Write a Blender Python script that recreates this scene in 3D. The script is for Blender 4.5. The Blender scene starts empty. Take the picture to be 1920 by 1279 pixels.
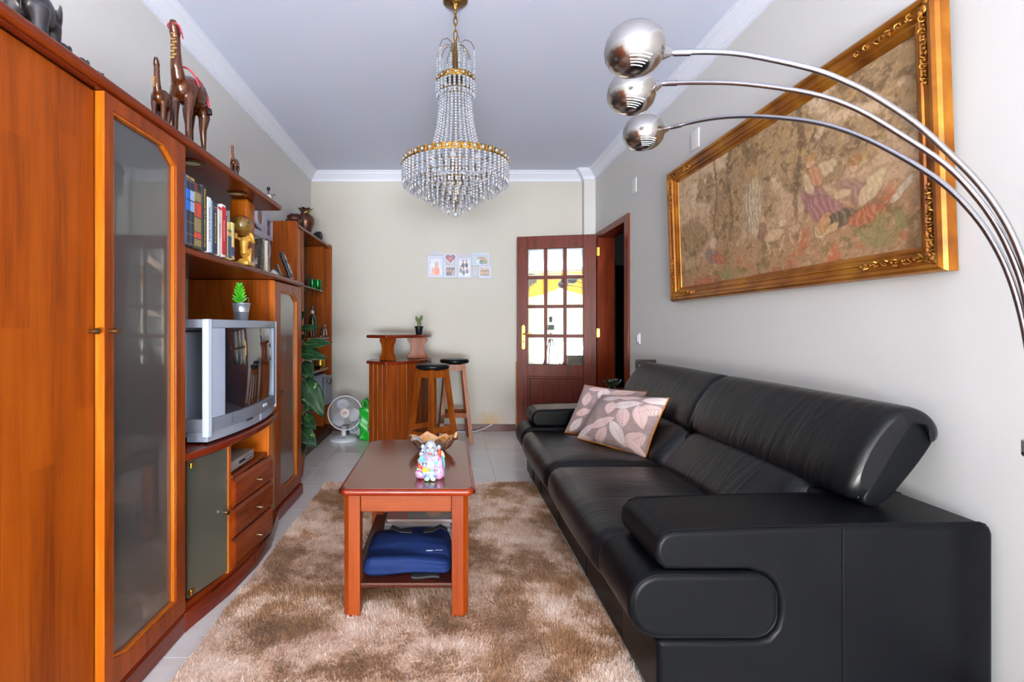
import bpy, bmesh, math, random
import numpy as np
from mathutils import Vector, Matrix
PI = math.pi
rad = math.radians
random.seed(7)
scene = bpy.context.scene
C = bpy.context.scene.collection

# ---------------------------------------------------------------- camera
FPX, U0, V0, CAMZ = 950.0, 839.0, 614.0, 1.10
cam_d = bpy.data.cameras.new('camera')
cam_d.sensor_fit = 'HORIZONTAL'
cam_d.sensor_width = 36.0
cam_d.lens = FPX / 1920 * 36.0
cam_d.shift_x = (960 - U0) / 1920
cam_d.shift_y = -(639.5 - V0) / 1920
cam_d.clip_start = 0.02
cam = bpy.data.objects.new('camera', cam_d)
C.objects.link(cam)
cam.location = (0, 0, CAMZ)
cam.rotation_euler = (rad(90), 0, 0)
scene.camera = cam

# ---------------------------------------------------------------- sky, daylight, exposure
world = bpy.data.worlds.new('world')
scene.world = world
world.use_nodes = True
bg = world.node_tree.nodes['Background']
bg.inputs[0].default_value = (0.62, 0.78, 1.0, 1)
bg.inputs[1].default_value = 1.0

def area_light(name, loc, rot, sx, sy, power, col):
    d = bpy.data.lights.new(name, 'AREA')
    d.shape = 'RECTANGLE'; d.size = sx; d.size_y = sy
    d.energy = power; d.color = col
    o = bpy.data.objects.new(name, d); C.objects.link(o)
    o.location = loc; o.rotation_euler = rot
    return o
# daylight through the balcony window behind the camera
area_light('window_daylight', (0.0, -4.9, 1.40), (rad(90), 0, 0), 2.8, 2.8, 330, (0.88, 0.94, 1.0))
# unseen fill lamp added low outside the window, aimed up to brighten the ceiling
area_light('ceiling_fill', (0.0, -5.0, 0.15), (rad(122), 0, 0), 2.6, 1.2, 4700, (0.80, 0.89, 1.0))

scene.view_settings.view_transform = 'Standard'
scene.view_settings.look = 'None'
scene.view_settings.exposure = -0.34
scene.view_settings.gamma = 1.0
scene.view_settings.use_curve_mapping = False
scene.cycles.max_bounces = 14
scene.cycles.diffuse_bounces = 7
scene.cycles.glossy_bounces = 5
scene.cycles.transmission_bounces = 8
scene.cycles.transparent_max_bounces = 16
scene.cycles.caustics_reflective = False
scene.cycles.caustics_refractive = False
scene.cycles.sample_clamp_indirect = 6.0

# ---------------------------------------------------------------- helpers
def at(u, v, Y):
    """world point at depth Y that the reference view shows at (u, v)"""
    return Vector(((u - U0) * Y / FPX, Y, CAMZ + (V0 - v) * Y / FPX))

def lin(h):
    h = h.lstrip('#')
    out = []
    for i in (0, 2, 4):
        c = int(h[i:i + 2], 16) / 255
        out.append(c / 12.92 if c <= 0.04045 else ((c + 0.055) / 1.055) ** 2.4)
    return tuple(out) + (1.0,)

class NT:
    def __init__(s, name):
        s.m = bpy.data.materials.new(name); s.m.use_nodes = True
        s.t = s.m.node_tree; s.n = s.t.nodes; s.l = s.t.links
        s.b = s.n['Principled BSDF']; s.out = s.n['Material Output']
    def new(s, typ, **kw):
        n = s.n.new(typ)
        for k, v in kw.items(): setattr(n, k, v)
        return n
    def link(s, a, b): s.l.new(a, b)
    def coords(s, scale=(1, 1, 1), kind='Object'):
        tc = s.new('ShaderNodeTexCoord'); mp = s.new('ShaderNodeMapping')
        mp.inputs['Scale'].default_value = scale
        s.link(tc.outputs[kind], mp.inputs[0])
        return mp.outputs[0]
    def noise(s, vec, scale, detail=4, rough=0.55, dist=0.0):
        n = s.new('ShaderNodeTexNoise')
        n.inputs['Scale'].default_value = scale; n.inputs['Detail'].default_value = detail
        n.inputs['Roughness'].default_value = rough; n.inputs['Distortion'].default_value = dist
        s.link(vec, n.inputs['Vector'])
        return n.outputs['Fac']
    def ramp(s, fac, stops, interp='LINEAR'):
        r = s.new('ShaderNodeValToRGB'); e = r.color_ramp.elements
        r.color_ramp.interpolation = interp
        while len(e) < len(stops): e.new(0.5)
        for i, (p, c) in enumerate(stops):
            e[i].position = p; e[i].color = c
        s.link(fac, r.inputs[0])
        return r.outputs[0]
    def mix(s, fac, a, b, mode='MIX'):
        n = s.new('ShaderNodeMix', data_type='RGBA', blend_type=mode)
        for sock, val in ((n.inputs[0], fac), (n.inputs[6], a), (n.inputs[7], b)):
            if hasattr(val, 'is_output') or hasattr(val, 'links'): s.link(val, sock)
            else: sock.default_value = val
        return n.outputs[2]
    def math(s, op, a, b=0.0):
        n = s.new('ShaderNodeMath', operation=op)
        for i, val in enumerate((a, b)):
            if hasattr(val, 'links'): s.link(val, n.inputs[i])
            else: n.inputs[i].default_value = val
        return n.outputs[0]
    def bump(s, height, strength, dist=0.01):
        b = s.new('ShaderNodeBump')
        b.inputs['Strength'].default_value = strength; b.inputs['Distance'].default_value = dist
        s.link(height, b.inputs['Height']); s.link(b.outputs[0], s.b.inputs['Normal'])
    def set(s, **kw):
        names = dict(col='Base Color', rough='Roughness', metal='Metallic', spec='Specular IOR Level', trans='Transmission Weight',
                     ior='IOR', coat='Coat Weight', coatr='Coat Roughness', sheen='Sheen Weight', alpha='Alpha', emc='Emission Color', ems='Emission Strength', sss='Subsurface Weight')
        for k, v in kw.items():
            i = s.b.inputs[names[k]]
            if hasattr(v, 'links'): s.link(v, i)
            else: i.default_value = v
        return s

def mat(name, col, rough=0.5, metal=0.0, bump=None, vary=None, **kw):
    t = NT(name)
    c = lin(col) if isinstance(col, str) else col
    t.set(col=c, rough=rough, metal=metal, **kw)
    if vary:
        v = t.coords()
        f = t.noise(v, vary[0], 4)
        c2 = lin(vary[1])
        t.set(col=t.ramp(f, [(0.35, c), (0.68, c2)]))
    if bump:
        v = t.coords(bump[2] if len(bump) > 2 else (1, 1, 1))
        t.bump(t.noise(v, bump[0], 5), bump[1], 0.01)
    return t.m

def wlin(h):
    c = lin(h)
    return tuple(0.74 * x ** 1.16 for x in c[:3]) + (1.0,)
def wood(name, dark, mid, light, axis='Z', scale=1.0, rough=0.3, stave=None, coat=0.12, cont=1.0):
    """grain runs along AXIS; STAVE=(axis, width) adds glued staves of differing tone"""
    t = NT(name)
    st = [9 * scale, 9 * scale, 9 * scale]
    i = 'XYZ'.index(axis); st[i] = 0.75 * scale
    vec = t.coords(tuple(st))
    f1 = t.noise(vec, 2.2, 6, 0.6, 0.6)
    st2 = [60 * scale] * 3; st2[i] = 2.0 * scale
    f2 = t.noise(t.coords(tuple(st2)), 2.5, 3, 0.6)
    f = t.math('ADD', t.math('MULTIPLY', f1, 0.72), t.math('MULTIPLY', f2, 0.28))
    if stave:
        sep = t.new('ShaderNodeSeparateXYZ'); t.link(t.coords(), sep.inputs[0])
        k = t.math('FLOOR', t.math('MULTIPLY', sep.outputs['XYZ'.index(stave[0])], 1.0 / stave[1]))
        w = t.new('ShaderNodeTexWhiteNoise', noise_dimensions='1D'); t.link(k, w.inputs['W'])
        zz = t.math('FLOOR', t.math('ADD', t.math('MULTIPLY', sep.outputs[i], 2.3), t.math('MULTIPLY', w.outputs['Value'], 9.0)))
        w2 = t.new('ShaderNodeTexWhiteNoise', noise_dimensions='2D'); cb2 = t.new('ShaderNodeCombineXYZ')
        t.link(k, cb2.inputs[0]); t.link(zz, cb2.inputs[1]); t.link(cb2.outputs[0], w2.inputs['Vector'])
        f = t.math('ADD', f, t.math('MULTIPLY', t.math('SUBTRACT', w2.outputs['Value'], 0.5), 0.20))
    col = t.ramp(f, [(0.5 - 0.22 / cont, wlin(dark)), (0.5, wlin(mid)), (0.5 + 0.2 / cont, wlin(light))])
    t.set(col=col, rough=rough, coat=coat, coatr=0.15, spec=0.2)
    t.bump(f2, 0.06, 0.004)
    return t.m

def attr_mat(name, rough=0.7, bump=None, attr='Col', coat=0.0, spec=0.3):
    t = NT(name)
    a = t.new('ShaderNodeAttribute', attribute_name=attr)
    t.set(col=a.outputs['Color'], rough=rough, coat=coat, spec=spec)
    if bump: t.bump(t.noise(t.coords(bump[2] if len(bump) > 2 else (1, 1, 1)), bump[0], 3), bump[1], 0.004)
    return t.m

def thing(name, label, cat, loc=(0, 0, 0), rotz=0.0, group=None):
    o = bpy.data.objects.new(name, None); C.objects.link(o)
    o.location = loc; o.rotation_euler = (0, 0, rotz)
    o.empty_display_size = 0.05
    o['label'] = label; o['category'] = cat
    if group: o['group'] = group
    return o
def tag(o, label=None, cat=None, group=None, kind=None):
    for k, v in (('label', label), ('category', cat), ('group', group), ('kind', kind)):
        if v: o[k] = v
    return o
def struct(o): o['kind'] = 'structure'; return o
def root_of(o):
    while o.parent: o = o.parent
    return o

class MB:
    def __init__(s): s.V = []; s.F = []; s.chamfered = False; s.curved = False
    def add(s, V, F):
        k = len(s.V); s.V += [tuple(v) for v in V]; s.F += [tuple(i + k for i in f) for f in F]; return s
    def bm(s, b):
        b.verts.index_update()
        s.add([v.co[:] for v in b.verts], [[v.index for v in f.verts] for f in b.faces]); b.free(); return s
    def map(s, fn): s.V = [tuple(fn(Vector(v))) for v in s.V]; return s
    def xf(s, M): s.V = [tuple(M @ Vector(v)) for v in s.V]; return s
    def box(s, x0, x1, y0, y1, z0, z1, r=0.0, k=1):
        if r <= 0:
            return s.add([(x, y, z) for x in (x0, x1) for y in (y0, y1) for z in (z0, z1)],
                         [(0, 1, 3, 2), (4, 6, 7, 5), (0, 4, 5, 1), (2, 3, 7, 6), (0, 2, 6, 4), (1, 5, 7, 3)])
        return s.rbox(((x0 + x1) / 2, (y0 + y1) / 2, (z0 + z1) / 2), (x1 - x0, y1 - y0, z1 - z0), r, k=k, m=(1, 1, 1))
    def rbox(s, c, size, r, puff=(0, 0, 0), M=None, k=3, m=(4, 4, 4), disp=None):
        if k == 1: s.chamfered = True
        else: s.curved = True
        h = [a / 2 for a in size]; r = min(r, min(h) * 0.999)
        def ticks(hh, mm):
            inner = hh - r
            a = [-hh + r * (1 - math.tan(PI / 4 * (1 - i / k))) if k > 1 else -hh + r * i / k for i in range(k)]
            mid = [-inner + 2 * inner * i / mm for i in range(mm + 1)]
            return a + mid + [-x for x in reversed(a)]
        T = [ticks(h[i], m[i]) for i in range(3)]
        verts = []; idx = {}; faces = []
        def vert(p):
            key = tuple(round(x, 6) for x in p)
            if key in idx: return idx[key]
            q = [max(-(h[i] - r), min(h[i] - r, p[i])) for i in range(3)]
            d = [p[i] - q[i] for i in range(3)]
            L = math.sqrt(sum(x * x for x in d))
            if L > 1e-9: f = [q[i] + r * d[i] / L for i in range(3)]
            else: f = list(p)
            if any(puff):
                a = [f[i] / h[i] for i in range(3)]
                for i in range(3):
                    j, l = (i + 1) % 3, (i + 2) % 3
                    f[i] += puff[i] * a[i] * max(0, 1 - a[j] ** 2) ** 0.7 * max(0, 1 - a[l] ** 2) ** 0.7
            v = Vector(f)
            if disp: v = disp(v)
            if M: v = M @ v
            verts.append((v[0] + c[0], v[1] + c[1], v[2] + c[2]))
            idx[key] = len(verts) - 1
            return idx[key]
        for ax in range(3):
            j, l = (ax + 1) % 3, (ax + 2) % 3
            for sg in (-1, 1):
                for a in range(len(T[j]) - 1):
                    for b in range(len(T[l]) - 1):
                        q = []
                        for (da, db) in ((0, 0), (1, 0), (1, 1), (0, 1)):
                            p = [0, 0, 0]; p[ax] = sg * h[ax]; p[j] = T[j][a + da]; p[l] = T[l][b + db]
                            q.append(vert(p))
                        faces.append(q if sg > 0 else q[::-1])
        return s.add(verts, faces)
    def tube(s, pts, r, n=8, cap=True, closed=False, tw=0.0):
        s.curved = True
        pts = [Vector(p) for p in pts]; N = len(pts)
        rs = r if isinstance(r, (list, tuple)) else [r] * N
        V = []; F = []
        t0 = (pts[1] - pts[0]).normalized()
        up = Vector((0, 0, 1)) if abs(t0.z) < 0.9 else Vector((0, 1, 0))
        nrm = (up - t0 * up.dot(t0)).normalized()
        for i in range(N):
            if closed: t = (pts[(i + 1) % N] - pts[i - 1]).normalized()
            else: t = (pts[min(i + 1, N - 1)] - pts[max(i - 1, 0)]).normalized()
            nrm = (nrm - t * nrm.dot(t)).normalized(); b = t.cross(nrm)
            for k in range(n):
                a = 2 * PI * k / n + tw
                V.append(pts[i] + (nrm * math.cos(a) + b * math.sin(a)) * rs[i])
        R = N if closed else N - 1
        for i in range(R):
            for k in range(n):
                i2 = (i + 1) % N
                F.append((i * n + k, i * n + (k + 1) % n, i2 * n + (k + 1) % n, i2 * n + k))
        if cap and not closed:
            F.append(tuple(range(n))[::-1]); F.append(tuple((N - 1) * n + k for k in range(n)))
        return s.add(V, F)
    def lathe(s, prof, n=24, c=(0, 0, 0), M=None, sx=1.0, sy=1.0, cap=True):
        s.curved = True
        V = []; F = []
        for (r, z) in prof:
            for k in range(n):
                a = 2 * PI * k / n
                v = Vector((r * math.cos(a) * sx, r * math.sin(a) * sy, z))
                if M: v = M @ v
                V.append((v[0] + c[0], v[1] + c[1], v[2] + c[2]))
        for i in range(len(prof) - 1):
            for k in range(n):
                F.append((i * n + k, i * n + (k + 1) % n, (i + 1) * n + (k + 1) % n, (i + 1) * n + k))
        if cap and prof[0][0] > 1e-6: F.append(tuple(range(n))[::-1])
        if cap and prof[-1][0] > 1e-6: F.append(tuple((len(prof) - 1) * n + k for k in range(n)))
        return s.add(V, F)
    def ball(s, c, r, n=12, M=None):
        s.curved = True
        rr = (r, r, r) if not isinstance(r, (tuple, list)) else r
        V = []; F = []; m = max(4, n // 2 + 1)
        for i in range(m + 1):
            th = PI * i / m
            for k in range(n):
                a = 2 * PI * k / n
                v = Vector((rr[0] * math.sin(th) * math.cos(a), rr[1] * math.sin(th) * math.sin(a), rr[2] * math.cos(th)))
                if M: v = M @ v
                V.append((v[0] + c[0], v[1] + c[1], v[2] + c[2]))
        for i in range(m):
            for k in range(n):
                F.append((i * n + k, (i + 1) * n + k, (i + 1) * n + (k + 1) % n, i * n + (k + 1) % n))
        return s.add(V, F)
    def prism(s, poly, plane, a, b, bevel=0.0, seg=2, holes=()):
        """extrude 2-D POLY lying in PLANE ('XY','XZ','YZ') from A to B along the third axis"""
        s.curved = True
        def P(p, h): return {'XY': (p[0], p[1], h), 'XZ': (p[0], h, p[1]), 'YZ': (h, p[0], p[1])}[plane]
        bmx = bmesh.new()
        if holes:
            edges = []
            for loop in [poly, *holes]:
                vs = [bmx.verts.new(P(p, a)) for p in loop]
                edges += [bmx.edges.new((vs[i], vs[(i + 1) % len(vs)])) for i in range(len(vs))]
            bmesh.ops.triangle_fill(bmx, use_beauty=True, edges=edges)
        else:
            bmx.faces.new([bmx.verts.new(P(p, a)) for p in poly])
        bmesh.ops.recalc_face_normals(bmx, faces=bmx.faces[:])
        src = bmx.faces[:]
        res = bmesh.ops.extrude_face_region(bmx, geom=src, use_keep_orig=True)
        ax = {'XY': 2, 'XZ': 1, 'YZ': 0}[plane]
        for e in res['geom']:
            if isinstance(e, bmesh.types.BMVert): e.co[ax] = b
        bmesh.ops.recalc_face_normals(bmx, faces=bmx.faces[:])
        if bevel > 0:
            es = [e for e in bmx.edges if len(e.link_faces) == 2 and e.calc_face_angle(0) > rad(25)
                  and (abs(e.verts[0].co[ax] - e.verts[1].co[ax]) < 1e-6 or e.calc_face_angle(0) > rad(50))]
            bmesh.ops.bevel(bmx, geom=es, offset=bevel, segments=seg, profile=0.5, affect='EDGES', clamp_overlap=True)
        return s.bm(bmx)
    def loft(s, poly, sections):
        """skin of one XZ outline carried along Y; sections = (y, scale about the outline's centre)"""
        s.curved = True
        n = len(poly); cx_ = sum(p[0] for p in poly) / n; cz_ = sum(p[1] for p in poly) / n
        V = [(cx_ + (p[0] - cx_) * k, y, cz_ + (p[1] - cz_) * k) for y, k in sections for p in poly]
        F = [(i * n + k, i * n + (k + 1) % n, (i + 1) * n + (k + 1) % n, (i + 1) * n + k) for i in range(len(sections) - 1) for k in range(n)]
        F += [tuple(range(n)), tuple((len(sections) - 1) * n + k for k in range(n))[::-1]]
        return s.add(V, F)
    def mesh(s, name, m=None, off=(0, 0, 0), smooth=True, angle=40):
        me = bpy.data.meshes.new(name)
        V = s.V if not any(off) else [(v[0] - off[0], v[1] - off[1], v[2] - off[2]) for v in s.V]
        me.from_pydata(V, [], s.F); me.update()
        if s.chamfered and not s.curved: angle = min(angle, 16)
        if smooth:
            me.polygons.foreach_set('use_smooth', [True] * len(me.polygons))
            me.set_sharp_from_angle(angle=rad(angle))
        if m: me.materials.append(m)
        return me
    def build(s, name, m, parent=None, local=False, smooth=True, angle=40, wn=False, fix=False):
        """link as ONE object; coordinates are world ones unless LOCAL (then in the thing's own frame)"""
        off = (0, 0, 0)
        if parent is not None and not local: off = root_of(parent).location[:]
        me = s.mesh(name, m, off, smooth, angle)
        if fix:
            b = bmesh.new(); b.from_mesh(me); bmesh.ops.recalc_face_normals(b, faces=b.faces[:]); b.to_mesh(me); b.free()
        o = bpy.data.objects.new(name, me); C.objects.link(o)
        if parent is not None: o.parent = parent
        if wn:
            w = o.modifiers.new('wn', 'WEIGHTED_NORMAL'); w.keep_sharp = True; w.weight = 80
        return o

def box(name, m, parent, x0, x1, y0, y1, z0, z1, r=0.0, local=False):
    return MB().box(x0, x1, y0, y1, z0, z1, r).build(name, m, parent, local)

def remesh(o, voxel, smooth=4):
    r = o.modifiers.new('remesh', 'REMESH'); r.mode = 'VOXEL'; r.voxel_size = voxel; r.use_smooth_shade = True
    s = o.modifiers.new('smooth', 'SMOOTH'); s.iterations = smooth; s.factor = 0.5
    return o

def bake(o):
    """turn modifiers into mesh data so that copies share it"""
    dg = bpy.context.evaluated_depsgraph_get()
    me = bpy.data.meshes.new_from_object(o.evaluated_get(dg))
    o.modifiers.clear(); o.data = me
    return o

def copy_tree(o, parent=None):
    c = o.copy(); C.objects.link(c); c.parent = parent
    for ch in list(o.children): copy_tree(ch, c)
    return c

def text(name, s, m, parent, size, M, extrude=0.0004, align='CENTER', sx=1.0):
    cu = bpy.data.curves.new(name, 'FONT'); cu.body = s; cu.size = size; cu.extrude = extrude
    cu.align_x = align; cu.align_y = 'CENTER'; cu.resolution_u = 3
    cu.materials.append(m)
    o = bpy.data.objects.new(name, cu); C.objects.link(o)
    o.parent = parent
    off = Matrix.Translation(-Vector(root_of(parent).location)) if parent else Matrix()
    o.matrix_local = off @ M @ Matrix.Diagonal((sx, 1, 1, 1))
    dg = bpy.context.evaluated_depsgraph_get()
    me = bpy.data.meshes.new_from_object(o.evaluated_get(dg))
    n = bpy.data.objects.new(name, me); C.objects.link(n); n.parent = parent; n.matrix_local = o.matrix_local.copy()
    bpy.data.objects.remove(o, do_unlink=True); n.name = name
    return n
def frame_mat(o, x, y):
    """matrix placing local x along X, local y along Y at O"""
    x = Vector(x).normalized(); y = Vector(y).normalized(); z = x.cross(y)
    m = Matrix((x, y, z)).transposed().to_4x4(); m.translation = Vector(o)
    return m

# value noise for printed pictures
def vnoise(u, v, f, seed, aspect=1.0):
    rs = np.random.RandomState(seed)
    n = int(f * 3) + 8
    g = rs.rand(n, n)
    x = u * f * aspect; y = v * f
    xi = np.floor(x).astype(int) % (n - 1); yi = np.floor(y).astype(int) % (n - 1)
    xf = x - np.floor(x); yf = y - np.floor(y)
    xf = xf * xf * (3 - 2 * xf); yf = yf * yf * (3 - 2 * yf)
    return (g[yi, xi] * (1 - xf) + g[yi, xi + 1] * xf) * (1 - yf) + (g[yi + 1, xi] * (1 - xf) + g[yi + 1, xi + 1] * xf) * yf
def fbm(u, v, f, seed, oct=4, aspect=1.0):
    r = 0; a = 0.5; t = 0
    for i in range(oct):
        r = r + a * vnoise(u, v, f * 2 ** i, seed + i * 13, aspect); t += a; a *= 0.55
    return r / t
def sstep(a, b, x):
    t = np.clip((x - a) / (b - a), 0, 1); return t * t * (3 - 2 * t)
def lerp(img, col, m):
    c = np.array(lin(col)[:3]) if isinstance(col, str) else np.array(col)
    return img * (1 - m[..., None]) + c * m[..., None]
def ell(u, v, cx, cy, rx, ry, ang=0.0, soft=0.25):
    a = rad(ang); dx = u - cx; dy = v - cy
    x = dx * math.cos(a) + dy * math.sin(a); y = -dx * math.sin(a) + dy * math.cos(a)
    d = np.sqrt((x / rx) ** 2 + (y / ry) ** 2)
    return 1 - sstep(1 - soft, 1 + soft, d)
def picture(name, m, parent, P, nx, ny, fn, thick=0.0):
    """a printed surface: P(s, t) gives the point, FN the colour of the print at (s, t) in 0..1 (t up)"""
    uu, vv = np.meshgrid(np.linspace(0, 1, nx), np.linspace(0, 1, ny))
    img = np.clip(fn(uu, vv), 0, 1)
    off = root_of(parent).location if parent else Vector((0, 0, 0))
    V = [tuple(Vector(P(uu[j, i], vv[j, i])) - off) for j in range(ny) for i in range(nx)]
    F = [(j * nx + i, j * nx + i + 1, (j + 1) * nx + i + 1, (j + 1) * nx + i) for j in range(ny - 1) for i in range(nx - 1)]
    me = bpy.data.meshes.new(name); me.from_pydata(V, [], F); me.update()
    ca = me.color_attributes.new('Col', 'FLOAT_COLOR', 'POINT')
    buf = np.ones((nx * ny, 4), dtype=np.float32); buf[:, :3] = img.reshape(-1, 3)
    ca.data.foreach_set('color', buf.ravel())
    me.polygons.foreach_set('use_smooth', [True] * len(me.polygons))
    me.materials.append(m)
    o = bpy.data.objects.new(name, me); C.objects.link(o)
    if parent is not None: o.parent = parent
    return o
# ---------------------------------------------------------------- materials
W_PANEL_Z = wood('wood_panel_upright', '#743209', '#a9560f', '#c06c1a', 'Z', 1.0, 0.45, stave=('Y', 0.075), coat=0.0, cont=0.62)
W_SIDE_Z = wood('wood_side_upright', '#7a3609', '#b26012', '#cd7c22', 'Z', 1.2, 0.4, stave=('X', 0.07), coat=0.05, cont=0.7)
W_EDGE = wood('wood_edge_honey', '#a8550f', '#c8711b', '#dd8c33', 'Z', 1.4, 0.35)
W_Z = wood('wood_upright', '#6e2d0b', '#9a4a12', '#b5621d', 'Z', 1.0, 0.33)
W_Y = wood('wood_lengthwise', '#5e240c', '#8a3d15', '#a4521f', 'Y', 1.0, 0.27)
W_RED = wood('wood_red_edge', '#5a1d10', '#7f321a', '#974526', 'Y', 1.0, 0.22)
W_DARK = wood('wood_dark', '#3c1a0d', '#552612', '#6b3319', 'Y', 1.0, 0.4)
W_TABLE_Y = wood('wood_table_top', '#6a3018', '#86411f', '#9a512a', 'Y', 0.9, 0.16, coat=0.5, cont=0.7)
W_TABLE_Z = wood('wood_table_leg', '#7d330a', '#984713', '#a8571c', 'Z', 1.0, 0.42, coat=.02)
W_TABLE_X = wood('wood_table_apron', '#7d330a', '#9c4c15', '#b06022', 'X', 1.0, 0.42, coat=.02)
W_TABLE_RED = wood('wood_table_rim', '#712312', '#93381c', '#a84a26', 'X', 1.0, 0.22)
W_BAR = wood('wood_bar_plank', '#6f320c', '#9a4f15', '#b0651f', 'Z', 1.3, 0.45, coat=0.03)
W_STOOL = wood('wood_stool', '#7d3d12', '#a25a20', '#b9712f', 'Z', 1.3, 0.35)
W_DOOR = wood('mahogany_door', '#54190f', '#7a2f1f', '#90412c', 'Z', 1.7, 0.42, coat=0.0)
W_JAMB = wood('mahogany_jamb', '#5e230f', '#87391c', '#9c4a26', 'Z', 1.4, 0.32)
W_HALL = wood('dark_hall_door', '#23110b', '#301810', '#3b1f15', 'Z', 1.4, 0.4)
PINE = wood('pine_board', '#b07a45', '#c89257', '#d9a76c', 'Z', 1.5, 0.55, coat=0)
BRASS = mat('brass', '#c79a3c', 0.25, 1.0)
OLDBRASS = mat('aged_brass', '#8a7350', 0.32, 1.0)
GOLDBRASS = mat('gilt_brass', '#8f6c34', 0.33, 1.0, bump=(75, 0.8))
STEEL = mat('brushed_steel', '#b9b6b3', 0.22, 1.0, bump=(90, 0.03, (1, 1, 0.06)))
CHROME = mat('satin_chrome', '#b4b2b6', 0.2, 1.0)
BLACKPL = mat('black_plastic', '#101014', 0.45, spec=.25)
WHITEPL = mat('white_plastic', '#dcdde4', 0.4)
GREYPL = mat('grey_plastic', '#7c8592', 0.45, bump=(400, 0.06))
SILVERPL = mat('silver_plastic', '#868d9b', 0.36, bump=(500, 0.05))
SILVERDK = mat('silver_plastic_dark', '#6c717d', 0.38, bump=(500, 0.05))
SPEAKER = mat('speaker_cloth_silver', '#939db0', 0.5, bump=(700, 0.25))
WHITECER = mat('white_porcelain', '#979ca6', 0.18, coat=0.1)

def plaster(name, c1, c2, bstr=0.05):
    t = NT(name)
    v = t.coords()
    t.set(col=t.mix(t.noise(v, 1.6, 4), lin(c1), lin(c2)), rough=0.8, spec=0.25)
    t.bump(t.noise(v, 130, 4), bstr, 0.004)
    return t.m
WALL = plaster('painted_wall', '#cfcecb', '#d3d2cf')
CEIL = plaster('painted_ceiling', '#cfd4e6', '#d3d8e9', 0.03)
TRIMW = mat('white_moulding', '#e2e5f0', 0.55)
HALLW = plaster('hall_wall', '#cfd0d2', '#d6d6d8')

# the back wall has a rust-yellow damp stain above the skirting
def stained_wall():
    t = NT('painted_wall_damp'); v = t.coords()
    base = t.mix(t.noise(v, 1.6, 4), lin('#c5c2b8'), lin('#c9c6bd'))
    sep = t.new('ShaderNodeSeparateXYZ'); t.link(v, sep.inputs[0])
    dx = t.math('MULTIPLY', t.math('SUBTRACT', sep.outputs[0], 0.47), 4.2)
    dz = t.math('MULTIPLY', t.math('SUBTRACT', sep.outputs[2], 0.09), 6.5)
    d = t.math('SQRT', t.math('ADD', t.math('MULTIPLY', dx, dx), t.math('MULTIPLY', dz, dz)))
    d = t.math('ADD', d, t.math('MULTIPLY', t.math('SUBTRACT', t.noise(v, 11, 5), 0.5), 1.5))
    m = t.ramp(d, [(0.15, (1, 1, 1, 1)), (0.95, (0, 0, 0, 1))])
    t.set(col=t.mix(t.math('MULTIPLY', m, 0.55), base, lin('#c99a4d')), rough=0.8, spec=0.25)
    t.bump(t.noise(v, 130, 4), 0.05, 0.004)
    return t.m
WALL_BACK = stained_wall()

# ---------------------------------------------------------------- room shell
XL, XR, YB, YF, ZC = -1.451, 1.548, 5.385, -4.20, 2.745
def sbox(name, m, *a, r=0.0): return struct(box(name, m, None, *a, r))
sbox('wall_left', WALL, XL - 0.15, XL, YF - 0.15, YB + 0.15, 0, ZC)
sbox('wall_back', WALL_BACK, XL, XR + 0.15, YB, YB + 0.15, 0, ZC)
sbox('ceiling', CEIL, XL - 0.15, XR + 0.15, YF - 0.15, YB + 0.15, ZC, ZC + 0.12)
sbox('wall_corner', WALL, 1.43, XR, 5.30, YB, 0, ZC)
D0, D1, DT = 4.37, 5.18, 2.045            # doorway in the right wall
struct(MB().prism([(YF - 0.15, 0), (D0, 0), (D0, DT), (D1, DT), (D1, 0), (YB, 0), (YB, ZC), (YF - 0.15, ZC)], 'YZ', XR, XR + 0.15).build('wall_right', WALL, None, smooth=False))
# window wall behind the camera
WX0, WX1, WZ1 = -1.36, 1.2, 2.5
struct(MB().prism([(XL, 0), (WX0, 0), (WX0, WZ1), (WX1, WZ1), (WX1, 0), (XR, 0), (XR, ZC), (XL, ZC)], 'XZ', YF - 0.15, YF).build('wall_front', WALL, None, smooth=False))

# floor: slab plus separate glazed tiles
def tile_mat():
    t = NT('glazed_floor_tile')
    oi = t.new('ShaderNodeObjectInfo')
    v = t.coords((1, 1, 1))
    rot = t.new('ShaderNodeMapping'); rot.inputs['Rotation'].default_value = (0, 0, rad(38)); rot.inputs['Scale'].default_value = (1.2, 7, 1)
    t.link(v, rot.inputs[0])
    off = t.new('ShaderNodeVectorMath', operation='ADD'); t.link(rot.outputs[0], off.inputs[0])
    cmb = t.new('ShaderNodeCombineXYZ'); r9 = t.math('MULTIPLY', oi.outputs['Random'], 9.0)
    t.link(r9, cmb.inputs[0]); t.link(r9, cmb.inputs[1]); t.link(cmb.outputs[0], off.inputs[1])
    f = t.noise(off.outputs[0], 1.1, 4, 0.55, 0.5)
    col = t.ramp(f, [(0.33, lin('#d8d5d1')), (0.5, lin('#dedcd8')), (0.7, lin('#e4e2df'))])
    t.set(col=col, rough=0.10, spec=0.65)
    return t.m
TILE = tile_mat()
GROUT = mat('grout', '#dad8d4', 0.8)
floor = sbox('floor', GROUT, XL - 0.15, XR + 0.15, YF - 0.15, YB + 0.15, -0.1, -0.0035)
PX, PY, G = 0.4537, 0.4575, 0.0024
tile_cache = {}
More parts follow.
